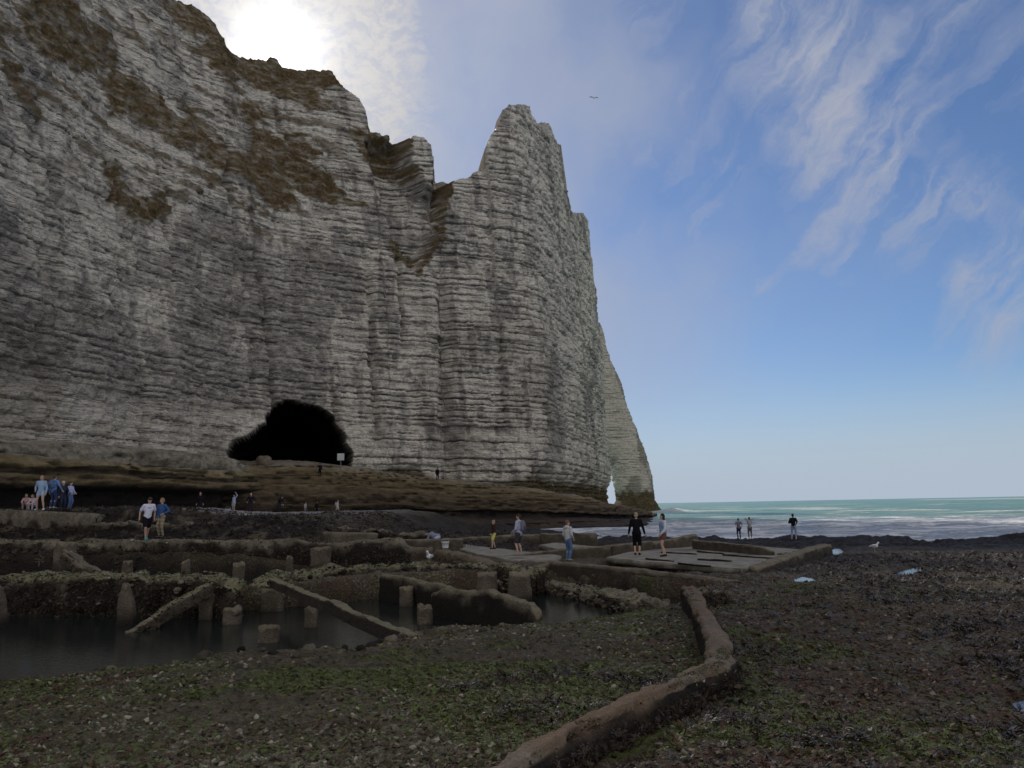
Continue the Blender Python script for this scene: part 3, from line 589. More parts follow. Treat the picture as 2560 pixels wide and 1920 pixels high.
# ------------------------------------------------------------------ still water in the pools
def m_pool(q, b):
    p = gpos(q); q.put(b.inputs['Base Color'], (0.014, 0.019, 0.018, 1)); b.inputs['Roughness'].default_value = 0.025
    b.inputs['IOR'].default_value = 1.33; b.inputs['Specular IOR Level'].default_value = 0.5
    h = q.noise(q.mapping(p, rot=(0, 0, 0.5), scale=(1.0, 2.6, 1)), 4.5, 4, 0.6); bump(q, b, h, 0.25, 0.02)
POOL = mat('still_water', m_pool)
def flat(name, pts, z, m):
    me = bpy.data.meshes.new(name); me.from_pydata([(x, y, z) for x, y in pts], [], [tuple(range(len(pts)))]); me.materials.append(m); me.update()
    return tag(obj(name, me), kind='structure')
flat('pool_water', [(-22, 5.0), (-5.0, 6.6), (3.2, 11.2), (6.0, 19), (5.2, 21), (1.4, 26.4), (0, 26), (-7, 25), (-22, 23)], WATER_Z, POOL)
for p, z in zip(PUDDLES, PUD_Z):
    c = np.mean(p, 0); flat('puddle', [tuple(c + (np.array(v) - c) * 1.35) for v in p], z, POOL)

# ------------------------------------------------------------------ the sea
def m_sea(q, b):
    foam, crest, near, _ = attr_rgba(q, 'mask'); p = gpos(q)
    pm = q.mapping(p, rot=(0, 0, RAD(-8)), scale=(0.55, 1.0, 1))
    n1 = q.noise(pm, 0.22, 8, 0.68, 0.8); n2 = q.noise(pm, 1.5, 6, 0.7, 0.4); n3 = q.noise(q.mapping(p, scale=(0.35, 1, 1)), 0.075, 6, 0.6)
    wc = q.mix(q.ss(n3, 0.35, 0.65), (0.095, 0.24, 0.185), (0.155, 0.295, 0.21))
    wc = q.mix(near, wc, q.mix(n1, (0.17, 0.21, 0.265), (0.28, 0.32, 0.37)))
    f = q.ss(q.math('ADD', q.math('ADD', q.math('MULTIPLY', n1, 0.65), q.math('MULTIPLY', n2, 0.35)), q.math('MULTIPLY', foam, 0.13)), 0.57, 0.68)
    f = q.math('MAXIMUM', f, q.math('MULTIPLY', crest, q.ss(n2, 0.30, 0.55)), clamp=True)
    c = q.mix(f, wc, q.mix(n2, (0.66, 0.68, 0.72), (0.90, 0.91, 0.92)))
    q.put(b.inputs['Base Color'], c); q.put(b.inputs['Roughness'], q.fmix(f, 0.30, 0.9)); b.inputs['IOR'].default_value = 1.33
    q.put(b.inputs['Specular IOR Level'], q.fmix(f, 0.45, 0.1))
    h = q.math('ADD', q.noise(pm, 0.9, 6, 0.65), q.math('MULTIPLY', f, 0.5)); bump(q, b, h, 0.8, 0.5)
SEA = mat('sea_water', m_sea)
def build_sea():
    nr, nc = 420, 270
    y = np.r_[np.linspace(36, 62, 20, endpoint=False), 62 * (30000 / 62) ** np.linspace(0, 1, nr - 20)]; t = np.linspace(-1, 1, nc)
    t = np.sign(t) * abs(t) ** 1.0
    Y = np.repeat(y[:, None], nc, 1); X = t[None] * (1.05 * Y + 70) + 0.15 * Y
    fade = 1 - sstep(Y, 300, 1500)
    Yw = Y + 7 * fbm2(X / 38, Y / 30, 3, 401) + 0.10 * X
    sw = np.zeros_like(Y); crest = np.zeros_like(Y)
    for lam, amp, sd in ((23.0, 0.42, 411), (14.0, 0.22, 412), (41.0, 0.35, 413)):
        ph = Yw / lam * 2 * math.pi + 2.2 * noise2(X / 60, Y / 60, sd); m = 0.5 + 0.5 * fbm2(X / 26, Y / 18, 2, sd + 5)
        w = np.sin(ph) ; w = np.where(w > 0, w ** 1.6, w * 0.6); sw += amp * m * w * fade
    sw += 0.16 * fbm2(X / 3.0, Y / 1.8, 4, 420) * fade
    surf = 1 - sstep(Y + 16 * fbm2(X / 30, Y / 30, 3, 421), 88, 165)
    mid = 1 - sstep(Y, 150, 420)
    br = sstep(sw + 0.30 * fbm2(X / 20, Y / 8, 4, 422), 0.30, 0.55)
    crest = br * np.clip(0.55 * mid + 0.45, 0, 1) * fade + 0.75 * surf * sstep(sw + 0.25 * fbm2(X / 9, Y / 4, 3, 425), 0.12, 0.42)
    far_caps = sstep(fbm2(X / 30 * (200 / (Y + 100)), Yw / 22 * (200 / (Y + 100)), 4, 423), 0.30, 0.44) * sstep(Y, 140, 300) * (1 - sstep(Y, 900, 3000)) * 0.6
    crest = np.maximum(crest, far_caps)
    foam = np.clip(surf * 0.95 + 0.25 * mid, 0, 1)
    # white water round the foot of the arch
    foot = np.exp(-(((X - 56) / 9) ** 2 + ((Y - 286) / 16) ** 2)); crest = np.clip(crest + foot, 0, 1)
    Z = 0.10 + sw + 1.6 * np.exp(-(((X - 57) / 5) ** 2 + ((Y - 284) / 6) ** 2))
    me = mesh_np('sea', np.stack([X, Y, Z], -1).reshape(-1, 3), grid_faces(nr, nc), SEA)
    attr(me, 'mask', np.stack([foam, np.clip(crest, 0, 1), surf, 0 * X], -1).reshape(-1, 4))
    return tag(obj('sea', me), kind='structure')
build_sea()
# ================================================================== ruined oyster beds: walls, slabs, posts
def m_concrete(q, b):
    moss, weed, red, pal = attr_rgba(q, 'mask'); p = gpos(q)
    n1 = q.noise(p, 2.2, 6, 0.65); n2 = q.noise(p, 11, 6, 0.7); n3 = q.noise(p, 45, 3, 0.6)
    c = q.mix(q.ss(n1, 0.35, 0.68), (0.11, 0.092, 0.068), (0.245, 0.205, 0.15))
    c = q.mix(q.ss(n2, 0.50, 0.70, 0, 0.7), c, (0.30, 0.25, 0.185))
    c = q.mix(q.ss(n3, 0.58, 0.68, 0, 0.7), c, (0.07, 0.055, 0.045))
    c = q.mix(pal, c, q.mix(q.ss(n1, .35, .65), (0.27, 0.245, 0.20), (0.42, 0.39, 0.33)))
    c = q.mix(red, c, q.mix(n2, (0.11, 0.07, 0.043), (0.25, 0.168, 0.105)))
    c = q.mix(q.math('MULTIPLY', moss, q.ss(n2, 0.36, 0.6, 0.25, 1.0)), c, q.mix(n3, (0.15, 0.15, 0.07), (0.34, 0.31, 0.18)))
    c = q.mix(q.math('MULTIPLY', weed, q.ss(q.math('ADD', n2, q.math('MULTIPLY', weed, 0.55)), 0.52, 0.78)), c, q.mix(n3, (0.010, 0.0075, 0.006), (0.032, 0.023, 0.017)))
    q.put(b.inputs['Base Color'], c); b.inputs['Roughness'].default_value = 0.85; b.inputs['Specular IOR Level'].default_value = 0.25
    v = q.voro(p, 22.0); bump(q, b, q.math('ADD', q.math('MULTIPLY', v, -0.6), q.math('ADD', n2, q.math('MULTIPLY', n3, 0.6))), 0.9, 0.04)
CONC = mat('old_sea_concrete', m_concrete)

WALLS = []
def sweep(name, path, thick, zbot, parent=None, seed=1, rough=0.04, wave=0.04, rnd=0.10, moss=0.0, weed=0.6, red=0.0, step=0.075, m=None, weedh=0.5, smooth=False, undercut=0.0, dress=True, kclean=0.8):
    """a wall: path of (x, y, ztop) swept with a worn, rounded section"""
    P = np.array(path, float); seg = np.r_[0, np.cumsum(np.hypot(*np.diff(P[:, :2], axis=0).T))]
    n = max(6, int(seg[-1] / step)); s = np.linspace(0, seg[-1], n)
    x, y, zt = (np.interp(s, seg, P[:, k]) for k in range(3))
    th = np.interp(s, seg, np.broadcast_to(np.asarray(thick, float), (len(P),)))
    zb = np.interp(s, seg, np.broadcast_to(np.asarray(zbot, float), (len(P),)))
    dx, dy = np.gradient(x, s), np.gradient(y, s)
    k = np.hanning(5); k /= k.sum()
    dx = np.convolve(np.pad(dx, 2, mode='edge'), k, 'valid'); dy = np.convolve(np.pad(dy, 2, mode='edge'), k, 'valid')
    L = np.hypot(dx, dy) + 1e-9; nx, ny = dy / L, -dx / L
    zt = zt + wave * fbm2(s / 0.9, s * 0 + seed, 3, 500 + seed) + 0.5 * wave * fbm2(s / 0.22, s * 0 + seed, 2, 510 + seed)
    side = np.linspace(0, 1, 12)[:-1]; r = rnd
    sec = [(-1.0, v) for v in side] + [(-1 + r * .3, 1 - .12 * r), (-1 + r, 1.0)] + [(v, 1.0) for v in np.linspace(-1 + r, 1 - r, 6)[1:-1]] + [(1 - r, 1.0), (1 - r * .3, 1 - .12 * r)] + [(1.0, v) for v in side[::-1]]
    sec = np.array(sec); a, h = sec[:, 0], sec[:, 1]; m_ = len(sec)
    S = np.repeat(s[:, None], m_, 1); H = zb[:, None] + (zt - zb)[:, None] * h[None]
    A = a[None] * th[:, None] / 2 * (1 - undercut * sstep(1 - h[None], 0.35, 0.7))
    d = rough * (fbm3(S / 0.35, a[None] * 1.3, H / 0.30, 4, 520 + seed, .62) * 1.5 + 1.0 * fbm3(S / 1.4, a[None], H / 0.9, 2, 530 + seed) - 1.2 * np.abs(fbm3(S / 0.22, a[None] * 2, H / 0.16, 2, 535 + seed)))
    chip = np.maximum(fbm3(S / 0.30, a[None] * 3, H / 0.5, 3, 545 + seed) - 0.05, 0) * ((abs(a[None]) > .75) & (h[None] > .85)); d = d - (.06 + rough) * 1.6 * chip
    A = A + np.sign(a)[None] * d * (abs(a[None]) > 0.5); H = H + d * 0.8 * (h[None] > 0.95)
    X = x[:, None] + nx[:, None] * A; Y = y[:, None] + ny[:, None] * A
    co = np.stack([X, Y, H], -1)
    # closed, slightly rounded ends
    t0 = np.array([dx[0], dy[0], 0]) / L[0]; t1 = np.array([dx[-1], dy[-1], 0]) / L[-1]
    c0 = co[0].mean(0); c1 = co[-1].mean(0)
    def cap(ring, c, t, f, o): return (c + (ring - c) * np.array([f, f, 1 - (1 - f) * 0.35]) + t * o)[None]
    co = np.concatenate([cap(co[0], c0, -t0, 0.05, 0.10), cap(co[0], c0, -t0, 0.75, 0.09), co, cap(co[-1], c1, t1, 0.75, 0.09), cap(co[-1], c1, t1, 0.05, 0.10)], 0)
    pad = lambda v: np.concatenate([v[:1], v[:1], v, v[-1:], v[-1:]], 0)
    hh = pad(np.repeat(h[None], n, 0)); Sp = pad(S)
    wob = fbm2(Sp / 0.5, hh * 3, 3, 540 + seed)
    mk = np.stack([np.clip(moss * (hh > 0.93) + 0.35 * moss * wob * (hh > 0.8), 0, 1), np.clip(weed * (1 - sstep(hh + 0.35 * wob, weedh, weedh + 0.35)) * (1 - kclean * (hh > .95)), 0, 1), np.full_like(hh, red) * np.clip(0.8 + wob, 0, 1), 0 * hh], -1)
    me = mesh_np(name, co.reshape(-1, 3), grid_faces(co.shape[0], m_)[:, ::-1], m or CONC, smooth)
    attr(me, 'mask', mk.reshape(-1, 4))
    if dress: WALLS.append((co, mk))
    return obj(name, me, parent)

def rock_mesh(name, seed, m, sub=2, flat=0.75, moss=0.1, weed=0.3):
    bm = bmesh.new(); bmesh.ops.create_icosphere(bm, subdivisions=sub, radius=1.0)
    co = np.array([v.co[:] for v in bm.verts]); r = 1 + 0.34 * fbm3(co[:, 0] * 1.3, co[:, 1] * 1.3, co[:, 2] * 1.3, 3, seed)
    co = co * r[:, None] * np.array([1, 0.85, flat])
    for v, c in zip(bm.verts, co): v.co = c
    me = bpy.data.meshes.new(name); bm.to_mesh(me); bm.free(); me.materials.append(m)
    attr(me, 'mask', np.tile([moss, weed, 0.1, 0], (len(co), 1))); me.polygons.foreach_set('use_smooth', np.zeros(len(me.polygons), bool))
    return me
ROCKS = [rock_mesh('stone', 600 + i, CONC, 1, 0.6 + 0.1 * (i % 3), 0.25 * (i % 3), 0.35 * (i % 4)) for i in range(8)]
_rr = random.Random(11)
def stone_on(parent, x, y, z, r, name='stone'):
    o = bpy.data.objects.new(name, _rr.choice(ROCKS)); link(o, parent)
    o.location = (x, y, z); o.rotation_euler = (_rr.uniform(-.4, .4), _rr.uniform(-.4, .4), _rr.uniform(0, 6.3)); o.scale = (r, r * _rr.uniform(.7, 1.1), r * _rr.uniform(.6, .9))
    return o
def on_wall(path, n, face, zlo, zhi, parent, rmin=0.05, rmax=0.12, thick=0.9):
    """rubble stones showing in the camera-side face and on top of a wall"""
    P = np.array(path, float); seg = np.r_[0, np.cumsum(np.hypot(*np.diff(P[:, :2], axis=0).T))]
    for i in range(n):
        s = _rr.uniform(0.15, seg[-1] - .15); x, y, zt = (float(np.interp(s, seg, P[:, k])) for k in range(3))
        j = min(np.searchsorted(seg, s), len(P) - 1); d = P[j] - P[max(j - 1, 0)]; L = math.hypot(d[0], d[1]) or 1
        nx, ny = d[1] / L, -d[0] / L
        if ny > 0: nx, ny = -nx, -ny
        u = _rr.random()
        if u < face: stone_on(parent, x + nx * thick * .5, y + ny * thick * .5, _rr.uniform(zlo, zt - .05), _rr.uniform(rmin, rmax))
        else:
            w = _rr.uniform(-.5, .5) * thick; stone_on(parent, x + nx * w, y + ny * w, zt + 0.0, _rr.uniform(rmin, rmax) * .7)

Zs = lambda pts, z: [tuple(atZ(x, y, z)) for x, y in pts]
Ys = lambda pts: [tuple(atY(x, y, Y)) for x, y, Y in pts]

# -- pool walls of rubble
pa = [(-21, 22.2, 1.95), (-13.4, 20.7, 1.9), (-10, 20.0, 1.9), (-7.3, 19.4, 1.9), (-6.7, 18.95, 1.72)]
w = sweep('pool_wall', pa, [1.0, 1.0, 1.0, 0.9, 0.6], 0.2, seed=1, rough=0.15, wave=0.07, rnd=.1, moss=0.8, weed=1.0, weedh=0.80)
tag(w, 'long rubble pool wall with green weed on top, along the left dark pool', 'wall'); on_wall(pa, 120, 0.55, 1.2, 1.9, w, 0.05, 0.11, 1.0)
pm_ = [(-6.75, 20.6, 1.55), (-6.4, 21.9, 1.68), (-5.4, 23.0, 1.72), (-4.2, 23.9, 1.72), (-1.9, 24.6, 1.70), (-0.3, 23.9, 1.66), (0.55, 22.6, 1.55)]
w = sweep('pool_wall', pm_, [0.7, 0.8, 0.8, 0.8, 0.8, 0.8, 0.7], 0.2, seed=2, rough=0.15, wave=0.05, rnd=.1, moss=0.75, weed=1.0, weedh=0.78)
tag(w, 'curved cobbled wall behind the middle pool, pale weed along its top', 'wall'); on_wall(pm_, 230, 0.75, 1.0, 1.7, w, 0.06, 0.13, 0.85)
# -- concrete beams
w = sweep('concrete_beam', [(-6.03, 19.73, 1.72), (-4.6, 17.1, 1.70), (-4.55, 17.0, 1.69), (-3.0, 14.15, 1.70), (-2.95, 14.05, 1.67), (-1.48, 11.33, 1.66)], 0.20, [1.52, 1.50, 1.49, 1.48, 1.46, 1.42], seed=3, rough=0.02, wave=0.03, rnd=.12, dress=False, moss=0.9, weed=0.85, red=0.2, weedh=0.85)
tag(w, 'long straight concrete beam lying diagonally across the pools', 'beam')
w = sweep('concrete_beam', [(-7.2, 18.62, 1.74), (-7.75, 17.75, 1.35), (-8.18, 17.0, 0.92)], [0.26, 0.24, 0.2], [1.46, 1.07, 0.66], seed=4, rough=0.02, wave=0.05, moss=0.5, weed=0.6, weedh=.75, red=0.25)
tag(w, 'broken concrete beam sloping from the weedy wall down into the left pool', 'beam')
# -- posts standing in the water and trenches
def post(x, y, z0, z1, w, d, seed, lean=(0, 0), shape=0, name='concrete_post'):
    n = 24; m_ = 28; t = np.linspace(0, 1, n)[:, None]; th = np.linspace(0, 2 * math.pi, m_, endpoint=False)[None]
    c, s = np.cos(th), np.sin(th); q = 0.45; ce = np.sign(c) * abs(c) ** q; se = np.sign(s) * abs(s) ** q
    tp = {0: 1 + 0 * t, 1: np.interp(t, [0, .35, .75, 1], [0.8, 1.05, .8, .35]), 2: np.interp(t, [0, .5, 1], [1.15, 1.0, .8])}[shape]
    H = z0 + (z1 - z0) * t + 0 * th
    k = 0.15 * fbm3(ce * 1.4 + seed, se * 1.4, H * 4.0, 4, 700 + seed, .65)
    X = x + lean[0] * t + ce * w / 2 * tp * (1 + k * 1.6); Y = y + lean[1] * t + se * d / 2 * tp * (1 + k * 1.6)
    H = H + (t > .9) * 0.10 * fbm2(ce * 2 + seed, se * 2, 2, 710 + seed)
    co = np.stack([X, Y, H], -1); top = co[-1].mean(0) + (co[-1] - co[-1].mean(0)) * 0.5; top[:, 2] += 0.03 - 0.05 * (shape == 0) * (abs(ce[0]) < .5)
    tip = np.repeat(co[-1].mean(0)[None], m_, 0); tip[:, 2] = top[:, 2].mean()
    co = np.concatenate([co, top[None], tip[None]], 0)
    me = mesh_np(name, co.reshape(-1, 3), grid_faces(co.shape[0], m_, True), CONC, False); hh = np.repeat(np.linspace(0, 1, n + 2)[:, None], m_, 1)
    attr(me, 'mask', np.stack([0.3 * (hh > .9), np.clip(.42 * (hh < .9) + 0.8 * (1 - sstep(hh, .3, .65)), 0, 1), 0.15 + 0 * hh, 0 * hh], -1).reshape(-1, 4))
    o = obj(name, me); return o
G1 = 'concrete posts in the ruined oyster beds'
for k, (x, y, Y, z0, hgt, wd, dp, ln, shp, lab) in enumerate((
        (278, 1350, 18.2, .3, 1.83, .50, .34, (-.12, 0), 1, 'tall pointed concrete post standing in the left pool'),
        (-2, 1352, 18.2, .3, 1.85, .55, .4, (-.2, 0), 2, 'leaning concrete post cut by the left edge of the picture'),
        (502, 1345, 18.0, .3, 1.28, .44, .36, (0, 0), 0, 'short stub post in the water right of the sloping beam'),
        (580, 1388, 15.5, .3, 1.22, .46, .36, (0, 0), 0, 'low square stub nearest the camera in the dark pool'),
        (446, 1312, 18.75, .3, 1.52, .36, .3, (0, 0), 0, 'stub post under the upper end of the sloping beam'),
        (588, 1297, 20.1, .3, 1.45, .70, .4, (0, 0), 2, 'wide concrete block at the far end of the diagonal beam'),
        (672, 1325, 17.3, .3, 1.34, .30, .3, (0, 0), 0, 'thin post propping the diagonal beam'),
        (918, 1343, 17.5, .3, 1.31, .38, .34, (0, 0), 0, 'square stub with notched top in the middle pool'),
        (275, 1232, 23.6, 1.0, 2.02, .36, .3, (0, 0), 2, 'rounded stub behind the weedy wall, left of the gap'),
        (401, 1232, 23.3, 1.0, 2.02, .30, .3, (0, 0), 2, 'small rounded stub behind the weedy wall near its right end'),
        (515, 1258, 21.2, .9, 2.05, .32, .3, (0, 0), 0, 'upright post in the gap between the two pool walls'),
        (625, 1226, 24.6, .9, 2.0, .28, .3, (0, 0), 2, 'small stub just behind the curved cobbled wall'),
        (878, 1281, 20.6, .3, 1.42, .42, .34, (0, 0), 0, 'stub against the low broken wall of the middle pool'))):
    p = atY(x, y, Y); tag(post(p[0], Y, z0, hgt - .06, wd * .86, dp * .86, k, ln, shp), lab, 'post', G1)
p = atY(1060, 1270, 21.3); tag(post(p[0] - .1, 21.3, .3, 1.62, .62, .5, 31, (0, 0), 2, 'concrete_stump'), 'left of two rounded stumps under the brown wall', 'stump', 'twin stumps')
p = atY(1130, 1270, 21.3); tag(post(p[0] - .1, 21.3, .3, 1.60, .66, .5, 32, (0, 0), 2, 'concrete_stump'), 'right of two rounded stumps under the brown wall', 'stump', 'twin stumps')
p = atY(692, 1216, 25.4)
w = post(p[0], 25.4, 1.0, 2.15, .62, .4, 33, (0, 0), 0, 'timber_stump'); tag(w, 'ribbed rotten timber stump against the dark wall', 'stump')
p = atY(145, 1232, 23.4)
w = post(p[0], 23.4, 1.0, 2.55, .62, .5, 34, (-.1, 0), 2, 'broken_pier'); tag(w, 'broken pier stub with a fallen arm beside it, behind the weedy wall', 'pier')
sweep('fallen_arm', [(p[0] + .05, 23.3, 2.4), (p[0] + .6, 23.2, 2.0), (p[0] + 1.4, 23.0, 1.72), (p[0] + 2.2, 22.9, 1.62)], [.45, .4, .25, .16], [2.0, 1.6, 1.4, 1.4], w, 35, .04, .05)

# -- second row
w = sweep('sea_wall', Ys([(-60, 1160, 29.2), (60, 1166, 28.5), (130, 1170, 28.0), (215, 1176, 27.4)]), .6, 1.0, seed=6, rough=.08, wave=.05, moss=.25, weed=1.0, weedh=.75); tag(w, 'dark weedy wall at left, lower than the wall the couple stand on', 'wall')
w = sweep('sea_wall', Ys([(186, 1164, 27.8), (300, 1167, 27.4), (430, 1164, 26.9), (500, 1167, 26.7), (600, 1164, 26.5), (640, 1163, 26.4), (672, 1170, 26.3), (735, 1173, 26.3), (770, 1166, 26.3), (830, 1163, 26.2), (868, 1162, 26.2), (880, 1180, 26.2)]), [.36] * 12, 1.0, seed=7, rough=.04, wave=.04, moss=.1, weed=1.0, weedh=.72)
tag(w, 'long dark wall with worn concrete crest that the couple stand on', 'wall')
# -- terrace and upper banks
w = sweep('terrace_wall', Ys([(-90, 1099, 37.5), (60, 1103, 36.8), (205, 1110, 36.0)]), 1.4, 2.0, seed=8, rough=.04, wave=.02, rnd=.1, weed=1.0, weedh=.42); tag(w, 'squared concrete terrace wall under the group at far left', 'wall')
w = sweep('weedy_bank', Ys([(195, 1126, 36.3), (330, 1131, 36.5), (480, 1130, 37), (620, 1140, 37.5), (780, 1142, 39), (930, 1152, 41)]), 1.6, .9, seed=9, rough=.22, wave=.15, weed=1.0, weedh=.85, step=.2); tag(w, 'dark weed covered bank running behind the couple', 'bank')
w = sweep('low_wall', Ys([(702, 1149, 33.5), (811, 1151, 33.8)]), .5, 1.6, seed=10, rough=.03, wave=.02, weed=.5, weedh=.8, moss=.3, dress=False); tag(w, 'short square concrete block beyond the couple\'s wall, right of them', 'wall')
w = sweep('low_wall', Ys([(797, 1167, 38.5), (900, 1164, 39), (996, 1163, 39.5)]), .4, 1.0, seed=11, rough=.03, wave=.02, weed=.6, weedh=.8, moss=.3, dress=False); tag(w, 'thin low wall behind the person bending over', 'wall')
w = sweep('low_wall', Ys([(993, 1161, 48), (1080, 1157, 48.5), (1160, 1153, 49), (1180, 1160, 49)]), .6, .8, seed=12, rough=.04, wave=.03, weed=.6, weedh=.8, moss=.3, dress=False); tag(w, 'left one of two long low walls on the far rocks', 'wall')
w = sweep('low_wall', Ys([(1170, 1152, 47), (1240, 1151, 47), (1286, 1152, 47)]), .7, .8, seed=13, rough=.04, wave=.03, weed=.6, weedh=.8, moss=.3, dress=False); tag(w, 'right one of two long low walls on the far rocks', 'wall')
# -- ridge with a block, behind the cobbled wall
w = sweep('ridge_wall', Ys([(830, 1180, 33), (935, 1184, 31.5), (985, 1193, 29.5), (1037, 1206, 27.5), (1090, 1219, 26), (1140, 1233, 24.8)]), .55, .9, seed=14, rough=.05, wave=.05, rnd=.5, red=.5, weed=.5); tag(w, 'rounded reddish ridge running from the bending person towards the brown wall', 'wall')
p = atY(949, 1197, 31.2); w = post(p[0], 31.0, .9, atY(949, 1166, 31)[2], .46, .4, 36, (0, 0), 0, 'concrete_block'); tag(w, 'small upright concrete block beside the person bending over', 'block')
# -- brown wall and rubble ledge
w = sweep('sea_wall', Ys([(1133, 1236, 25.4), (1160, 1224, 25.9), (1190, 1212, 26.2), (1290, 1220, 24.4), (1400, 1231, 22.7), (1504, 1243, 21.2), (1592, 1252, 20.2)]), [.3, .34, .34, .34, .34, .34, .3], .2, seed=15, rough=.03, wave=.02, rnd=.2, red=.35, moss=.25, weed=.75, weedh=.93, dress=False); tag(w, 'long smooth brown concrete wall facing the pools', 'wall')
pr = Ys([(1165, 1258, 23.6), (1230, 1262, 22.6), (1300, 1276, 20.8), (1370, 1291, 19.0), (1425, 1303, 17.6)])
w = sweep('rubble_ledge', pr, [.9, 1.1, 1.0, .9, .6], .2, seed=16, rough=.14, wave=.08, moss=.2, weed=.7, weedh=.5); tag(w, 'broken rubble ledge at the foot of the brown wall', 'ledge'); on_wall(pr, 150, .6, .9, 1.3, w, .05, .11, 1.0)
w = sweep('broken_wall', Ys([(828, 1240, 22.0), (880, 1246, 21.2), (930, 1256, 20.2), (970, 1266, 19.4), (985, 1290, 19.2)]), .24, .2, seed=17, rough=.03, wave=.06, moss=.5, weed=1.0, weedh=.85, dress=False); tag(w, 'far one of two broken low walls in the middle pool', 'wall')
w = sweep('broken_wall', Ys([(940, 1276, 18.8), (962, 1266, 18.5), (1010, 1274, 17.8), (1060, 1280, 17.1), (1105, 1292, 16.4), (1150, 1306, 15.7), (1158, 1318, 15.5)]), .26, .2, seed=18, rough=.03, wave=.08, moss=.5, weed=1.0, weedh=.85, dress=False); tag(w, 'near one of two broken low walls, jagged crest, in the middle pool', 'wall')

# -- slabs
def slab(name, pts, z, th, seed, parent=None):
    P = np.array(pts, float); n = len(P); bm = bmesh.new()
    top = [bm.verts.new((x, y, z)) for x, y in P]; f = bm.faces.new(top)
    if f.normal.z < 0: f.normal_flip()
    r = bmesh.ops.extrude_face_region(bm, geom=[f]); vs = [e for e in r['geom'] if isinstance(e, bmesh.types.BMVert)]
    for v in vs: v.co.z -= th
    bm.normal_update(); bmesh.ops.recalc_face_normals(bm, faces=bm.faces)
    bmesh.ops.bevel(bm, geom=bm.edges[:], offset=.035, segments=2, affect='EDGES')
    bmesh.ops.triangulate(bm, faces=bm.faces); bmesh.ops.subdivide_edges(bm, edges=[e for e in bm.edges if e.calc_length() > .8], cuts=6, use_grid_fill=True)
    for v in bm.verts:
        k = float(fbm3(np.array([v.co.x * 1.4]), np.array([v.co.y * 1.4]), np.array([v.co.z * 2]), 3, 800 + seed)[0]); v.co.z += .035 * k; v.co.x += .05 * k
    me = bpy.data.meshes.new(name); bm.to_mesh(me); bm.free(); me.materials.append(CONC)
    co = np.array([v.co[:] for v in me.vertices]); nn = fbm2(co[:, 0] / 1.1, co[:, 1] / 1.1, 3, 820 + seed)
    attr(me, 'mask', np.stack([.35 * sstep(nn, .1, .4), .5 * sstep(-nn, .2, .5) + 0.9 * (co[:, 2] < z - th * .7), 0 * nn, .75 * (co[:, 2] > z - th * .5)], -1))
    return obj(name, me, parent)
SL = [atZ(1308, 1204, 1.28), atZ(1382, 1212, 1.28), atZ(1620, 1230, 1.28), atZ(1780, 1190, 1.28), (9.74, 42.0), atZ(1400, 1182, 1.28)]
w = slab('concrete_slab', [q[:2] for q in SL], 1.28, .24, 1); tag(w, 'large flat concrete slab by the sea, couple in shorts standing on it', 'slab')
for x0, y0, x1, y1 in ((1510, 1192, 1560, 1196), (1565, 1199, 1690, 1208), (1512, 1209, 1575, 1212), (1470, 1218, 1530, 1223), (1400, 1208, 1452, 1212), (1432, 1194, 1500, 1197)):
    a_, b_ = atZ(x0, y0, 1.30), atZ(x1, y1, 1.30); sweep('slot_strip', [(a_[0], a_[1], 1.345), (b_[0], b_[1], 1.335)], .12, 1.27, w, int(x0) % 50, .015, .02, weed=1.0, weedh=1.2, dress=False)  # low dark strips laid on the slab, standing for its dark slots
for x, y in ((4.6, 30.9), (6.0, 28.3), (7.3, 25.9)): sweep('support', [(x - .25, y + .35, 1.05), (x + .05, y - .12, 1.05)], .3, .4, w, 40, .03, 0, weed=.9)
BR, FR = atZ(1780, 1190, 1.28), atZ(1628, 1231, 1.28)
w = sweep('slab_kerb', [(FR[0], FR[1] - .3, 1.42), (FR[0] + (BR[0] - FR[0]) * .5, FR[1] + (BR[1] - FR[1]) * .5, 1.50), (BR[0] + .2, BR[1] + .3, 1.56)], .55, .6, seed=19, rough=.03, wave=.02, rnd=.15, weed=.8, weedh=.8, moss=.35, dress=False); tag(w, 'straight kerb along the seaward edge of the large slab', 'kerb')
a_, b_ = atZ(1503, 1186, 1.28), atZ(1668, 1199, 1.28)
w = sweep('low_wall', [(a_[0], a_[1], 1.70), (b_[0] - .3, b_[1] + .1, 1.62), (b_[0], b_[1], 1.45)], .35, 1.1, seed=20, rough=.025, wave=.02, rnd=.15, weed=.6, weedh=.85, moss=.35, dress=False); tag(w, 'low wall along the back right side of the large slab', 'wall')
c_ = atZ(1745, 1197, 1.28)
w = sweep('low_wall', [(b_[0] + .3, b_[1] - .1, 1.36), (c_[0], c_[1], 1.36)], .25, 1.1, seed=21, rough=.02, wave=.01, weed=.2); tag(w, 'thin kerb strip at the back right corner of the large slab', 'kerb')
q0, q1, q2, q3 = atZ(1076, 1211, 1.2), atZ(1213, 1204, 1.2), atZ(1313, 1199, 1.2), atZ(1501, 1183, 1.2)
w = sweep('low_wall', [(q0[0], q0[1], 1.36), (q1[0], q1[1], 1.56), (q2[0], q2[1], 1.62)], .4, .8, seed=22, rough=.03, wave=.025, weed=.6, weedh=.85, moss=.35, dress=False); tag(w, 'low concrete wall behind the person in the pale hoodie', 'wall')
w = sweep('low_wall', [(q2[0] + .15, q2[1] + .1, 1.62), (q3[0] * .45 + q2[0] * .55, q3[1] * .45 + q2[1] * .55, 1.70)], .4, .9, seed=23, rough=.03, wave=.025, weed=.6, weedh=.85, moss=.35, dress=False); tag(w, 'low wall behind the person dressed in black', 'wall')
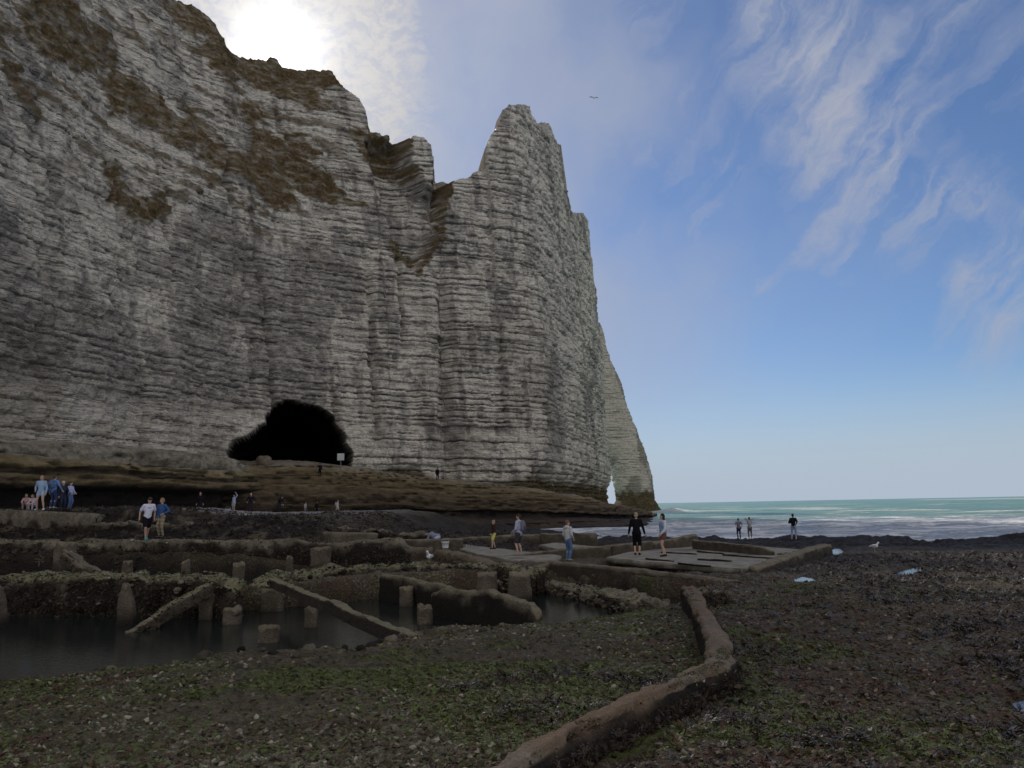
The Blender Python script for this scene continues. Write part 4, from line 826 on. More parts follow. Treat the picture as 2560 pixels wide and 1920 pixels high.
w = sweep('low_wall', [(q3[0] * .5 + q2[0] * .5, q3[1] * .5 + q2[1] * .5, 1.62), (q3[0], q3[1], 1.86)], .4, .9, seed=24, rough=.03, wave=.02, weed=.6, weedh=.85, moss=.35, dress=False); tag(w, 'low wall rising behind the woman with dark hair', 'wall')
w = slab('concrete_slab', [atZ(x, y, 1.26)[:2] for x, y in ((1163, 1177), (1198, 1172), (1310, 1182), (1221, 1190))], 1.26, .3, 2); tag(w, 'small flat slab beyond the person in the pale hoodie', 'slab')
w = slab('concrete_slab', [atZ(x, y, 1.36)[:2] for x, y in ((965, 1177), (1010, 1176), (1105, 1188), (1215, 1200), (1200, 1210), (1090, 1209), (1030, 1196))], 1.36, .25, 3); tag(w, 'long sandy slab on which the boy and the backpacker stand', 'slab')

# -- the kerb winding through the foreground
kp = Zs([(1487, 1266), (1508, 1300), (1534, 1345), (1552, 1385), (1558, 1415), (1548, 1428), (1428, 1480), (1225, 1568), (1078, 1657)], 1.94) + [(-.45, 3.9, 1.94), (-1.2, 2.8, 1.94)]
w = sweep('concrete_kerb', kp, [.28, .27, .27, .27, .30, .28, .23, .22, .22, .22, .22], 1.3, seed=25, rough=.028, wave=.022, rnd=.36, red=.85, weed=1.0, weedh=.90, step=.03, dress=False, kclean=1.0); tag(w, 'zigzag rounded concrete kerb crossing the foreground weed', 'kerb')
kerb_obj = w
w = sweep('kerb_stub', Ys([(1500, 1268, 14.6), (1540, 1272, 15.2), (1590, 1296, 15.6)]), [.5, .6, .4], .9, seed=26, rough=.10, wave=.06, weed=1.0, weedh=.8); tag(w, 'dark broken stub beside the far end of the zigzag kerb', 'rock')

# -- loose stones round the pools and on the kerb
G2 = 'loose pale stones round the pools'
spots = [(1000 + 0, 1362), (955, 1364), (905, 1366), (868, 1372), (845, 1382), (820, 1392), (800, 1400), (780, 1410), (1060, 1356), (1085, 1350), (745, 1412), (700, 1413), (668, 1418), (640, 1416), (600, 1420), (560, 1424), (520, 1427), (490, 1436),
         (440, 1446), (380, 1452), (300, 1458), (240, 1462), (180, 1466), (1440, 1306), (1452, 1312), (1400, 1312), (735, 1424), (590, 1432), (640, 1440), (860, 1376), (930, 1372), (1040, 1362)]
for i, (x, y) in enumerate(spots):
    pz = atZ(x, y, 1.62); zz = float(ground_z(np.array([pz[0]]), np.array([pz[1]]))[0])
    if zz < 1.35: pz = atZ(x, y + 9, 1.62); zz = float(ground_z(np.array([pz[0]]), np.array([pz[1]]))[0])
    if zz < 1.35: continue
    o = stone_on(None, pz[0], pz[1], zz + .01, _rr.uniform(.05, .13) * (1.3 if i % 5 == 0 else 1)); tag(o, 'loose pale stone lying on the rim of the pools', 'stone', G2)
p = atY(570, 998, 96.5)
bl = rock_mesh('boulder', 660, CONC, 3, 1.15, 0, .15); o = obj('boulder', bl); o.location = (p[0], 96.5, 9.35); o.scale = (.95, .95, .8); tag(o, 'rounded boulder sitting at the mouth of the cave', 'boulder')
# -- notice board at the cave
p = atY(736, 987, 95.5); p2 = atY(733, 1014, 95.5)
root = bpy.data.objects.new('notice_board', None); link(root); root.location = (p[0], 95.5, p2[2]); tag(root, 'square pale notice board at the right side of the cave mouth', 'sign')
def m_plain(col, rough=.7, spec=.3):
    def fn(q, b):
        pp = q.n('ShaderNodeTexCoord').outputs['Object']; n = q.noise(pp, 18.0, 4, .6)
        q.put(b.inputs['Base Color'], q.mix(n, tuple(c * .72 for c in col), tuple(min(1, c * 1.22) for c in col))); b.inputs['Roughness'].default_value = rough; b.inputs['Specular IOR Level'].default_value = spec
    return fn
def plain(name, col, rough=.7, spec=.3): return mat(name, m_plain(col, rough, spec))
def box(name, sx, sy, sz, loc, m, parent=None, bev=.01):
    bm = bmesh.new(); bmesh.ops.create_cube(bm, size=1.0); bmesh.ops.scale(bm, vec=(sx, sy, sz), verts=bm.verts)
    bmesh.ops.bevel(bm, geom=bm.edges[:], offset=bev, segments=2, affect='EDGES')
    me = bpy.data.meshes.new(name); bm.to_mesh(me); bm.free(); me.materials.append(m); o = obj(name, me, parent); o.location = loc; return o
hgt = p[2] - p2[2]
box('panel', .86, .05, .86, (0, 0, hgt), plain('sign_panel', (.55, .55, .54)), root); box('post', .09, .07, hgt + .8, (0, .09, hgt / 2 - .4), plain('sign_post', (.2, .2, .2)), root)
# ================================================================== weed and barnacle cover (too many to count)
def frond_mesh(name, seed, m, n=7, ln=.11, wd=.012, lift=.5):
    r = random.Random(seed); v = []; f = []
    for i in range(n):
        a = r.uniform(0, 6.283); L = ln * r.uniform(.6, 1.3); w = wd * r.uniform(.7, 1.4); up = r.uniform(.15, lift); cu = r.uniform(-1.2, 1.2); b0 = len(v)
        x, y, z = r.uniform(-.02, .02), r.uniform(-.02, .02), 0.0
        for k in range(4):
            t = k / 3; ww = w * (1.1 - .3 * abs(t - .5)) * (1.0 if k else .5)
            v += [(x - math.sin(a) * ww, y + math.cos(a) * ww, z + .3 * ww), (x + math.sin(a) * ww, y - math.cos(a) * ww, z - .1 * ww)]
            x += math.cos(a) * L / 3; y += math.sin(a) * L / 3; z += L / 3 * up * (1 - 1.5 * t); a += cu * .5
        for k in range(3): q = b0 + 2 * k; f.append((q, q + 1, q + 3, q + 2))
    me = bpy.data.meshes.new(name); me.from_pydata(v, [], f); me.materials.append(m); me.update(); return me
def knob_mesh(name, seed, m):
    bm = bmesh.new(); bmesh.ops.create_icosphere(bm, subdivisions=1, radius=.019)
    r = np.random.default_rng(seed)
    ax = r.uniform(.6, 1.5)
    for v in bm.verts: v.co *= r.uniform(.5, 1.5); v.co.z *= .48; v.co.x *= ax
    me = bpy.data.meshes.new(name); bm.to_mesh(me); bm.free(); me.materials.append(m)
    me.polygons.foreach_set('use_smooth', np.zeros(len(me.polygons), bool)); return me
def m_weed(c0, c1, rough, spec, pw=1.0):
    def fn(q, b):
        oi = q.n('ShaderNodeObjectInfo').outputs['Random']; n = q.noise(gpos(q), 6.0, 4, .6)
        q.put(b.inputs['Base Color'], q.mix(q.math('POWER', q.math('MULTIPLY', q.math('ADD', oi, n), .55), pw), c0, c1)); b.inputs['Roughness'].default_value = rough; b.inputs['Specular IOR Level'].default_value = spec
    return fn
WRACK = mat('wet_brown_wrack', m_weed((.020, .014, .010), (.085, .064, .048), .45, .3)); REDW = mat('red_weed', m_weed((.06, .022, .014), (.13, .055, .035), .5, .3))
GREENW = mat('green_weed', m_weed((.045, .065, .012), (.14, .165, .040), .55, .3)); 
def m_crust(q, b):
    oi = q.n('ShaderNodeObjectInfo').outputs['Random']; p = gpos(q); n = q.noise(p, 1.3, 5, .62); n2 = q.noise(p, 30.0, 3, .6); n3 = q.noise(q.mapping(p, (7, 3, 0)), 2.2, 4, .6)
    c = q.mix(q.ss(n, .38, .62), (.080, .076, .040), (.105, .135, .044)); c = q.mix(q.ss(n3, .48, .66), c, (.20, .195, .13))
    c = q.mix(q.ss(oi, .84, .99), c, (.36, .335, .25)); c = q.mix(q.ss(oi, .35, .0), c, (.035, .026, .018)); c = q.mix(q.ss(n2, .5, .65, 0, .6), c, (.05, .042, .028))
    q.put(b.inputs['Base Color'], c); b.inputs['Roughness'].default_value = .85; b.inputs['Specular IOR Level'].default_value = .15
CRUST = mat('pale_crust', m_crust)
def m_crust2(q, b):
    oi = q.n('ShaderNodeObjectInfo').outputs['Random']; p = gpos(q); n = q.noise(p, 1.1, 5, .62); n2 = q.noise(p, 30.0, 3, .6); n3 = q.noise(q.mapping(p, (7, 3, 0)), 1.9, 4, .6)
    c = q.mix(q.ss(n, .38, .62), (.090, .056, .037), (.088, .076, .040)); c = q.mix(q.ss(n3, .52, .66), c, (.10, .042, .026)); c = q.mix(q.ss(n3, .46, .34), c, (.085, .095, .032))
    c = q.mix(q.ss(oi, .82, .98), c, (.24, .20, .15)); c = q.mix(q.ss(oi, .40, .0), c, (.024, .019, .015)); c = q.mix(q.ss(n2, .5, .65, 0, .6), c, (.035, .028, .02))
    q.put(b.inputs['Base Color'], c); b.inputs['Roughness'].default_value = .7; b.inputs['Specular IOR Level'].default_value = .25
CRUST2 = mat('brown_crust', m_crust2); DARKC = mat('dark_crust', m_weed((.012, .009, .007), (.11, .085, .058), .8, .2, 1.8))
def variants(cname, items):
    c = bpy.data.collections.new(cname)
    for me in items:
        o = bpy.data.objects.new(me.name, me); c.objects.link(o)
    return c
V_WRACK = variants('wrack_clumps', [frond_mesh('wrack_clump', 30 + i, WRACK, 11, .065, .0050, .7) for i in range(4)])
V_RED = variants('red_clumps', [frond_mesh('red_clump', 40 + i, REDW, 11, .035, .0035, .8) for i in range(3)])
V_GREEN = variants('green_clumps', [frond_mesh('green_clump', 50 + i, GREENW, 11, .028, .0045, .6) for i in range(3)])
V_KNOB = variants('crust_knobs', [knob_mesh('crust_knob', 60 + i, CRUST) for i in range(6)]); V_BROWN = variants('brown_knobs', [knob_mesh('brown_knob', 80 + i, CRUST2) for i in range(6)]); V_DARK = variants('dark_knobs', [knob_mesh('dark_knob', 70 + i, DARKC) for i in range(6)])
def scatter(name, pts, scl, coll, seed, kind_label=None, tilt=.35):
    r = np.random.default_rng(seed); n = len(pts)
    me = bpy.data.meshes.new(name); me.vertices.add(n); me.vertices.foreach_set('co', np.ascontiguousarray(pts, np.float32).ravel())
    a = me.attributes.new('rot', 'FLOAT_VECTOR', 'POINT'); a.data.foreach_set('vector', np.stack([r.normal(0, tilt, n), r.normal(0, tilt, n), r.uniform(0, 6.28, n)], -1).astype(np.float32).ravel())
    a = me.attributes.new('scl', 'FLOAT', 'POINT'); a.data.foreach_set('value', np.asarray(scl, np.float32))
    a = me.attributes.new('idx', 'INT', 'POINT'); a.data.foreach_set('value', r.integers(0, 8, n).astype(np.int32))
    o = obj(name, me); g = bpy.data.node_groups.new(name, 'GeometryNodeTree')
    g.interface.new_socket('Geometry', in_out='INPUT', socket_type='NodeSocketGeometry'); g.interface.new_socket('Geometry', in_out='OUTPUT', socket_type='NodeSocketGeometry')
    gi = g.nodes.new('NodeGroupInput'); go = g.nodes.new('NodeGroupOutput'); ip = g.nodes.new('GeometryNodeInstanceOnPoints'); ci = g.nodes.new('GeometryNodeCollectionInfo')
    ci.inputs['Collection'].default_value = coll; ci.inputs['Separate Children'].default_value = True; ci.inputs['Reset Children'].default_value = True
    ip.inputs['Pick Instance'].default_value = True
    def na(nm, t):
        x = g.nodes.new('GeometryNodeInputNamedAttribute'); x.data_type = t; x.inputs[0].default_value = nm; return x.outputs[0]
    L = g.links.new
    L(gi.outputs[0], ip.inputs['Points']); L(ci.outputs[0], ip.inputs['Instance']); L(na('idx', 'INT'), ip.inputs['Instance Index']); L(na('rot', 'FLOAT_VECTOR'), ip.inputs['Rotation']); L(na('scl', 'FLOAT'), ip.inputs['Scale']); L(ip.outputs[0], go.inputs[0])
    md = o.modifiers.new('scatter', 'NODES'); md.node_group = g
    return tag(o, kind='stuff')
def sample(n, seed, y0, y1, weight):
    """points on the foreshore, denser near the camera, kept with probability weight(x, y)"""
    r = np.random.default_rng(seed); Y = y0 * (y1 / y0) ** r.random(n * 3); X = r.uniform(-1, 1, n * 3) * (.80 * Y + 2.0)
    k = r.random(n * 3) < weight(X, Y); X, Y = X[k][:n], Y[k][:n]
    Z = ground_z(X, Y); ok = (Z > 1.05) & (Z < 3.5); return np.stack([X, Y, Z], -1)[ok]
def kerb_x(Y): return np.interp(Y, [0, 4.6, 7.7, 10, 14.1, 20], [-3, 0, 1.9, 2.4, 3.0, 4.0])
def leftk(X, Y): return 1 - sstep(X - kerb_x(Y), -.2, .1)
def off_kerb(X, Y): return (np.abs(X - kerb_x(Y)) > .17)
def w_wrack(X, Y):
    n = fbm2(X / 1.6, Y / 1.6, 4, 321) * .9 + .5 * fbm2(X / .7, Y / .7, 4, 322); return off_kerb(X, Y) * np.clip(sstep(n + .75 * sstep(X - .30 * Y, .8, 3.2) - .30, .05, .3) + .10 * (1 - leftk(X, Y)), 0, 1)
def w_green(X, Y):
    g = .06 + .13 * leftk(X, Y) + .24 * np.exp(-(((X - .6) / 1.6) ** 2 + ((Y - 9.6) / 2.4) ** 2)) + .16 * np.exp(-(((X + 2.3) / 1.5) ** 2 + ((Y - 7.3) / .9) ** 2)) + .06 * np.exp(-(((X - 3.3) / 1.2) ** 2 + ((Y - 9) / 4) ** 2)) + .1 * np.exp(-(((X - 5.2) / .9) ** 2 + ((Y - 11.5) / 1.2) ** 2))
    return off_kerb(X, Y) * sstep(fbm2(X / 1.6, Y / 1.6, 4, 321) + g, .10, .34)
def w_red(X, Y): return off_kerb(X, Y) * np.maximum(sstep(fbm2(X / 2.4, Y / 2.4, 4, 323) * .7 + .5 * fbm2(X / .7, Y / .7, 4, 322) + .12 * (1 - leftk(X, Y)), .14, .36), .9 * np.exp(-((X - kerb_x(Y) + .32) / .14) ** 2))
def w_knob(X, Y): return off_kerb(X, Y) * leftk(X, Y) * sstep(fbm2(X / 2.4, Y / 2.4, 4, 323) + .32, 0, .3)
rs = np.random.default_rng(5)
P = sample(29000, 1, 3.4, 34, w_wrack); scatter('brown_wrack', P, rs.uniform(.45, 1.1, len(P)) * (1 + P[:, 1] / 40), V_WRACK, 1)
P = sample(42000, 2, 3.4, 22, w_green); scatter('green_weed', P, rs.uniform(.3, .85, len(P)) * (1 + P[:, 1] / 40), V_GREEN, 2)
P = sample(10000, 3, 3.4, 22, w_red); scatter('red_weed', P, rs.uniform(.35, .9, len(P)) * (1 + P[:, 1] / 40), V_RED, 3)
P = sample(54000, 4, 3.4, 17, w_knob); scatter('barnacle_crust', P - np.array((0, 0, .003)), rs.uniform(.4, 1.15, len(P)) ** 1.6 * (1 + P[:, 1] / 30), V_KNOB, 4, tilt=.5)
P = sample(68000, 5, 3.4, 34, lambda X, Y: off_kerb(X, Y) * (.25 + .75 * (1 - leftk(X, Y)))); scatter('brown_crust', P, rs.uniform(.45, 1.2, len(P)) ** 1.4 * (1 + P[:, 1] / 35), V_BROWN, 5, tilt=.5)

# weed and mussels hanging on the dark wall faces, light crust on the crests
PW, PT = [], []
for co, mk in WALLS:
    d0 = np.linalg.norm(np.diff(co, axis=0), axis=-1)[:, :-1]; d1 = np.linalg.norm(np.diff(co, axis=1), axis=-1)[:-1]; ar = d0 * d1
    near = np.clip(14 / (co[:-1, :-1, 1] + 1), .12, 1) ** 1.2
    for k, (wt, out, dn) in enumerate(((mk[:-1, :-1, 1] * (co[:-1, :-1, 2] > .85), PW, 420), (mk[:-1, :-1, 0] + .12 * (mk[:-1, :-1, 1] < .2), PT, 260))):
        lam = ar * wt * near * dn; n = rs.poisson(np.clip(lam, 0, 40)); i, j = np.nonzero(n); rep = n[i, j]; i, j = np.repeat(i, rep), np.repeat(j, rep); u, v = rs.random((2, len(i), 1))
        out.append(co[i, j] * (1 - u) * (1 - v) + co[i + 1, j] * u * (1 - v) + co[i, j + 1] * (1 - u) * v + co[i + 1, j + 1] * u * v)
PW = np.concatenate(PW); PT = np.concatenate(PT); print('wall cover', len(PW), len(PT))
h = len(PW) // 3; rs.shuffle(PW)
scatter('wall_wrack', PW[:h], rs.uniform(.35, .8, h) * (1 + PW[:h, 1] / 40), V_WRACK, 11, tilt=.9); scatter('wall_mussels', PW[h:], rs.uniform(.5, 1.5, len(PW) - h) * (1 + PW[h:, 1] / 30), V_DARK, 12, tilt=.9)
scatter('wall_crust', PT, rs.uniform(.4, 1.3, len(PT)) * (1 + PT[:, 1] / 25), V_KNOB, 13)

rb = np.random.default_rng(9); Xb = rb.uniform(-26, 2, 16000); Yb = rb.uniform(26.6, 62, 16000); kb = ((Yb < 45) & (Xb < -7)) | ((Xb > -11) & (Yb > 41)); Xb, Yb = Xb[kb], Yb[kb]; Zb = ground_z(Xb, Yb)
P = np.stack([Xb, Yb, Zb], -1); h = len(P) // 2
scatter('bank_wrack', P[:h], rb.uniform(1.2, 3.0, h), V_WRACK, 21, tilt=.5); scatter('bank_stones', P[h:], rb.uniform(1.5, 6.0, len(P) - h) ** 1.0, V_DARK, 22)

# weed hanging from the foot of the zigzag kerb on its seaward side
KP = np.array(kp); ks = np.r_[0, np.cumsum(np.hypot(*np.diff(KP[:, :2], axis=0).T))]; n = 2600; u = rb.uniform(0, ks[-1], n)
kx, ky = np.interp(u, ks, KP[:, 0]), np.interp(u, ks, KP[:, 1]); kdx, kdy = np.interp(u + .05, ks, KP[:, 0]) - kx, np.interp(u + .05, ks, KP[:, 1]) - ky; kl = np.hypot(kdx, kdy) + 1e-6
sgn = np.where(-kdy / kl + 0 > 0, 1, 1); off = .125 + rb.uniform(0, .05, n); drop = rb.uniform(.10, .34, n)
P = np.stack([kx - kdy / kl * off, ky + kdx / kl * off, KP[0, 2] - drop], -1); P2 = np.stack([kx - kdy / kl * (off + .03), ky + kdx / kl * (off + .03), KP[0, 2] - drop - .05], -1)
scatter('kerb_wrack', P[:1500], rb.uniform(.3, .7, 1500), V_WRACK, 31, tilt=1.2); scatter('kerb_mussels', P2[1500:], rb.uniform(.6, 1.3, n - 1500), V_DARK, 32, tilt=1.0)

n = 9000; u = rb.uniform(0, ks[-1], n); kx, ky, kz = (np.interp(u, ks, KP[:, k]) for k in range(3)); w_ = rb.normal(0, .055, n); kdx, kdy = np.interp(u + .05, ks, KP[:, 0]) - kx, np.interp(u + .05, ks, KP[:, 1]) - ky; kl = np.hypot(kdx, kdy) + 1e-6
P = np.stack([kx - kdy / kl * w_, ky + kdx / kl * w_, kz - .012 - 1.6 * w_ ** 2 / .1 * .1], -1); m_ = rb.random(n) < .5
scatter('kerb_grit', P[m_], rb.uniform(.15, .5, m_.sum()), V_BROWN, 33, tilt=.6); scatter('kerb_barnacles', P[~m_][:1600], rb.uniform(.15, .55, min(1600, (~m_).sum())), V_KNOB, 34, tilt=.6)
# ================================================================== people
RAW = []          # (object, voxel) pairs turned into single skins in one pass
def cap_tube(p, q, r0, r1, n=10):
    p, q = np.array(p, float), np.array(q, float); d = q - p; L = np.linalg.norm(d); d = d / max(L, 1e-6)
    a = np.cross(d, (0, 0, 1) if abs(d[2]) < .9 else (1, 0, 0)); a /= np.linalg.norm(a); b = np.cross(d, a)
    th = np.linspace(0, 2 * math.pi, n, endpoint=False); rings = []
    for ph in (-80, -45, 0): rings.append((p + d * r0 * math.sin(RAD(ph)), r0 * math.cos(RAD(ph))))
    for ph in (0, 45, 80): rings.append((q + d * r1 * math.sin(RAD(ph)), r1 * math.cos(RAD(ph))))
    co = np.concatenate([c + r * (np.cos(th)[:, None] * a + np.sin(th)[:, None] * b) for c, r in rings])
    f = [tuple(x) for x in grid_faces(len(rings), n, True)]
    f += [tuple(range(n))[::-1], tuple(range(len(co) - n, len(co)))]
    return co, f
def ellipsoid(c, r, n=14, m=9, rot=None):
    th = np.linspace(0, 2 * math.pi, n, endpoint=False); ph = np.linspace(-math.pi / 2 + .12, math.pi / 2 - .12, m)
    co = np.array([(math.cos(p) * math.cos(t), math.cos(p) * math.sin(t), math.sin(p)) for p in ph for t in th]) * np.array(r)
    if rot is not None: co = co @ np.array(rot).T
    co = co + np.array(c); f = [tuple(x) for x in grid_faces(m, n, True)]
    f += [tuple(range(n))[::-1], tuple(range(len(co) - n, len(co)))]
    return co, f
def join(parts):
    co, f, k = [], [], 0
    for c, ff in parts:
        co.append(c); f += [tuple(i + k for i in x) for x in ff]; k += len(c)
    return np.concatenate(co), f
def rawmesh(name, parts, m, parent, voxel):
    co, f = join(parts); me = bpy.data.meshes.new(name); me.from_pydata(co.tolist(), [], f); me.materials.append(m); me.update()
    o = obj(name, me, parent)
    if voxel: RAW.append((o, voxel))
    else: me.polygons.foreach_set('use_smooth', np.ones(len(me.polygons), bool))
    return o
def ik(a, c, l1, l2, pole):
    a, c, pole = np.array(a, float), np.array(c, float), np.array(pole, float); d = c - a; L = np.linalg.norm(d); L2 = min(L, (l1 + l2) * .999); d = d / L; c = a + d * L2
    x = (l1 * l1 - l2 * l2 + L2 * L2) / (2 * L2); h = math.sqrt(max(l1 * l1 - x * x, 0)); p = pole - d * (pole @ d); p /= np.linalg.norm(p) + 1e-9
    return a + d * x + p * h, c
SKIN = mat('skin', m_plain((.52, .33, .24), .55, .3))
CLOTH = {}
def cloth(col, key=None): return plain('cloth_%02d%02d%02d' % tuple(int(c * 99) for c in col), col, .9, .1)
def m_stripe(q, b):
    z = q.n('ShaderNodeSeparateXYZ'); q.put(z.inputs[0], q.n('ShaderNodeTexCoord').outputs['Object'])
    w = q.math('SINE', q.math('MULTIPLY', z.outputs[2], 105.0)); q.put(b.inputs['Base Color'], q.mix(q.ss(w, -.1, .1), (.02, .02, .025), (.55, .45, .26))); b.inputs['Roughness'].default_value = .9
STRIPE = mat('striped_leggings', m_stripe)

def person(label, pos, H=1.72, rz=0, top=(.5, .5, .5), bottom=(.05, .05, .06), bot='trousers', hair=(.06, .04, .03), hairstyle='short', shoe=(.05, .05, .05), sleeves='long', lean=0.0, side=0.0,
           handL=None, handR=None, footL=(.10, .02, 0), footR=(-.10, .02, 0), headyaw=0, headpitch=0, hood=False, crouch=0.0, jacket=None, text=False, botmat=None, group=None, vox=.022, build=1.0, extra=None, skirt=False):
    """standing figure, facing -Y before rz; hand and foot targets in metres for a 1.75 m body (x to the figure's left)"""
    k = H / 1.75; root = bpy.data.objects.new('person', None); link(root); root.location = pos; root.rotation_euler = (0, 0, RAD(rz)); root.scale = (k, k, k)
    tag(root, label, 'person', group)
    A = np.array; hipz = .93 - crouch
    pel = A((0, crouch * .35, hipz)); sl, cl = math.sin(lean), math.cos(lean)
    def up(h, x=0, y=0): return pel + A((x + side * h, -sl * h + y * cl, cl * h + y * sl))
    chest, neck, head = up(.33), up(.53), up(.70, 0, -.015)
    shL, shR = up(.475, .175 * build), up(.475, -.175 * build)
    hL = A(handL) if handL is not None else shL + A((.07, -.03 - .10 * lean, -.55)); hR = A(handR) if handR is not None else shR + A((-.07, -.03 - .10 * lean, -.55))
    elL, hL = ik(shL, hL, .30, .27, (.5, .8, -.1)); elR, hR = ik(shR, hR, .30, .27, (-.5, .8, -.1))
    hpL, hpR = pel + A((.085, 0, -.02)), pel + A((-.085, 0, -.02))
    def leg(hp, ft):
        an = A((ft[0], ft[1], ft[2] + .085)); return ik(hp, an, .43, .425, (.15 * np.sign(ft[0]), -1, 0))
    knL, anL = leg(hpL, footL); knR, anR = leg(hpR, footR)
    toe = lambda an: an + A((.015 * np.sign(an[0]), -.155, -.055))
    cy, sy = math.cos(RAD(headyaw)), math.sin(RAD(headyaw)); cp, sp = math.cos(RAD(headpitch) + lean * .8), math.sin(RAD(headpitch) + lean * .8)
    Rm = A([[cy, -sy, 0], [sy, cy, 0], [0, 0, 1]]) @ A([[1, 0, 0], [0, cp, -sp], [0, sp, cp]])
    hd = lambda x, y, z: head + Rm @ A((x, y, z))
    # -- body: one skin
    B = [ellipsoid(head, (.076, .095, .112), rot=Rm), ellipsoid(hd(0, -.028, -.055), (.055, .062, .065), rot=Rm), cap_tube(neck - A((0, 0, .04)), head - A((0, 0, .05)), .056, .052), ellipsoid(hd(0, -.098, -.018), (.013, .022, .026), rot=Rm),
         ellipsoid(hd(.077, .012, -.008), (.012, .022, .033), rot=Rm), ellipsoid(hd(-.077, .012, -.008), (.012, .022, .033), rot=Rm),
         cap_tube(pel, chest, .12 * build, .125 * build), ellipsoid(chest, (.165 * build, .11, .17)), cap_tube(shL, shR, .06, .06), cap_tube(hpL, hpR, .10, .10)]
    for s_, e_, h_ in ((shL, elL, hL), (shR, elR, hR)): B += [cap_tube(s_, e_, .052, .041), cap_tube(e_, h_, .041, .028)]
    for h_, kk, an in ((hpL, knL, anL), (hpR, knR, anR)):
        mid = kk + (an - kk) * .3 + A((0, .018, 0)); B += [cap_tube(h_, kk, .085, .055), cap_tube(kk, mid, .052, .054), cap_tube(mid, an, .054, .036), cap_tube(an - A((0, -.02, .04)), toe(an), .036, .03)]
    body = rawmesh('body', B, SKIN, root, vox * .9)
    # -- hands with five fingers each
    for sgn, e_, h_ in ((1, elL, hL), (-1, elR, hR)):
        d = h_ - e_; d /= np.linalg.norm(d) + 1e-9; sd_ = np.cross(d, (1, 0, 0)); sd_ = sd_ if np.linalg.norm(sd_) > .2 else np.cross(d, (0, 1, 0)); sd_ /= np.linalg.norm(sd_); nn = np.cross(d, sd_)
        F = []; F.append(cap_tube(h_ - d * .01, h_ + d * .06, .027, .034))
        for j, (o_, ln_) in enumerate(((-.027, .062), (-.009, .075), (.009, .07), (.027, .055))):
            b0 = h_ + d * .075 + sd_ * o_; m0 = b0 + d * ln_ * .55 + nn * .008; F += [cap_tube(b0, m0, .0095, .0085, 6), cap_tube(m0, m0 + d * ln_ * .4 + nn * .018, .0085, .007, 6)]
        b0 = h_ + d * .02 - sd_ * .03; m0 = b0 + d * .03 - sd_ * .02; F += [cap_tube(b0, m0, .012, .011, 6), cap_tube(m0, m0 + d * .03 + nn * .006, .011, .008, 6)]
        rawmesh('hand', F, SKIN, body, 0)
    for x_ in (.03, -.03): rawmesh('eye', [ellipsoid(hd(x_, -.083, .008), (.012, .010, .009), 8, 6)], plain('eye_dark', (.02, .018, .016), .3, .5), body, 0)
    rawmesh('mouth', [ellipsoid(hd(0, -.086, -.07), (.024, .010, .007), 8, 6, Rm)], plain('lips', (.36, .16, .13), .6), body, 0)
    # -- hair
    hm = plain('hair_%02d%02d%02d' % tuple(int(c * 99) for c in hair), hair, .75, .2)
    Hs = [ellipsoid(hd(0, .018, .034), (.088, .100, .098), rot=Rm), ellipsoid(hd(0, .052, -.01), (.080, .068, .095), rot=Rm)]
    if hairstyle in ('bob', 'long'): Hs += [ellipsoid(hd(.06, .03, -.06), (.036, .06, .10), rot=Rm), ellipsoid(hd(-.06, .03, -.06), (.036, .06, .10), rot=Rm), ellipsoid(hd(0, .07, -.09), (.075, .045, .11), rot=Rm)]
    if hairstyle == 'long': Hs.append(cap_tube(hd(0, .085, -.08), hd(0, .11, -.28), .07, .045))
    if hairstyle == 'bun': Hs.append(ellipsoid(hd(0, .10, .08), (.045, .045, .045)))
    if hairstyle == 'fringe': Hs.append(ellipsoid(hd(0, -.055, .07), (.07, .045, .04), rot=Rm))
    rawmesh('hair', Hs, hm, body, vox * .8)
    # -- clothes
    tm = cloth(top); e = .018
    hem = .10 if not jacket else .12
    T = [cap_tube(pel + A((0, 0, -hem + .10)), chest, .142 * build, .148 * build), ellipsoid(pel + A((0, 0, .03)), (.168 * build, .125, .13)), ellipsoid(chest, (.188 * build, .133, .19)), cap_tube(shL, shR, .078, .078), ellipsoid(up(.50), (.12, .085, .06))]
    for s_, e_, h_ in ((shL, elL, hL), (shR, elR, hR)):
        if sleeves == 'long': T += [cap_tube(s_, e_, .070, .058), cap_tube(e_, e_ + (h_ - e_) * .93, .058, .044)]
        elif sleeves == 'short': T += [cap_tube(s_, s_ + (e_ - s_) * .72, .074, .074)]
    if hood: T += [ellipsoid(up(.52, 0, .095), (.10, .07, .085)), cap_tube(up(.55, .06, .03), up(.55, -.06, .03), .05, .05)]
    shirt = rawmesh('shirt', T, tm, root, vox)
    if jacket: rawmesh('vest', [ellipsoid(chest + A((0, -.02, 0)), (.20 * build, .137, .19)), cap_tube(pel + A((0, 0, .05)), chest, .155, .158)], cloth(jacket), root, vox)
    if text:
        cc = chest + A((0, -.152, .06)); tt = []
        for i, (x_, w_) in enumerate(((-.07, .022), (-.035, .028), (.0, .02), (.03, .026), (.065, .024))): tt.append(ellipsoid(cc + A((x_, .012 * abs(x_) * 10, .012)), (w_ * .5, .006, .011), 8, 6))
        for i, (x_, w_) in enumerate(((-.05, .03), (-.01, .026), (.03, .03))): tt.append(ellipsoid(cc + A((x_, .006, -.022)), (w_ * .5, .006, .009), 8, 6))
        rawmesh('chest_print', tt, plain('shirt_print', (.12, .12, .22)), shirt, 0)
    bm_ = botmat or cloth(bottom)
    Bt = [ellipsoid(pel + A((0, 0, -.02)), (.165 * build, .128, .115)), cap_tube(hpL, hpR, .115, .115)]
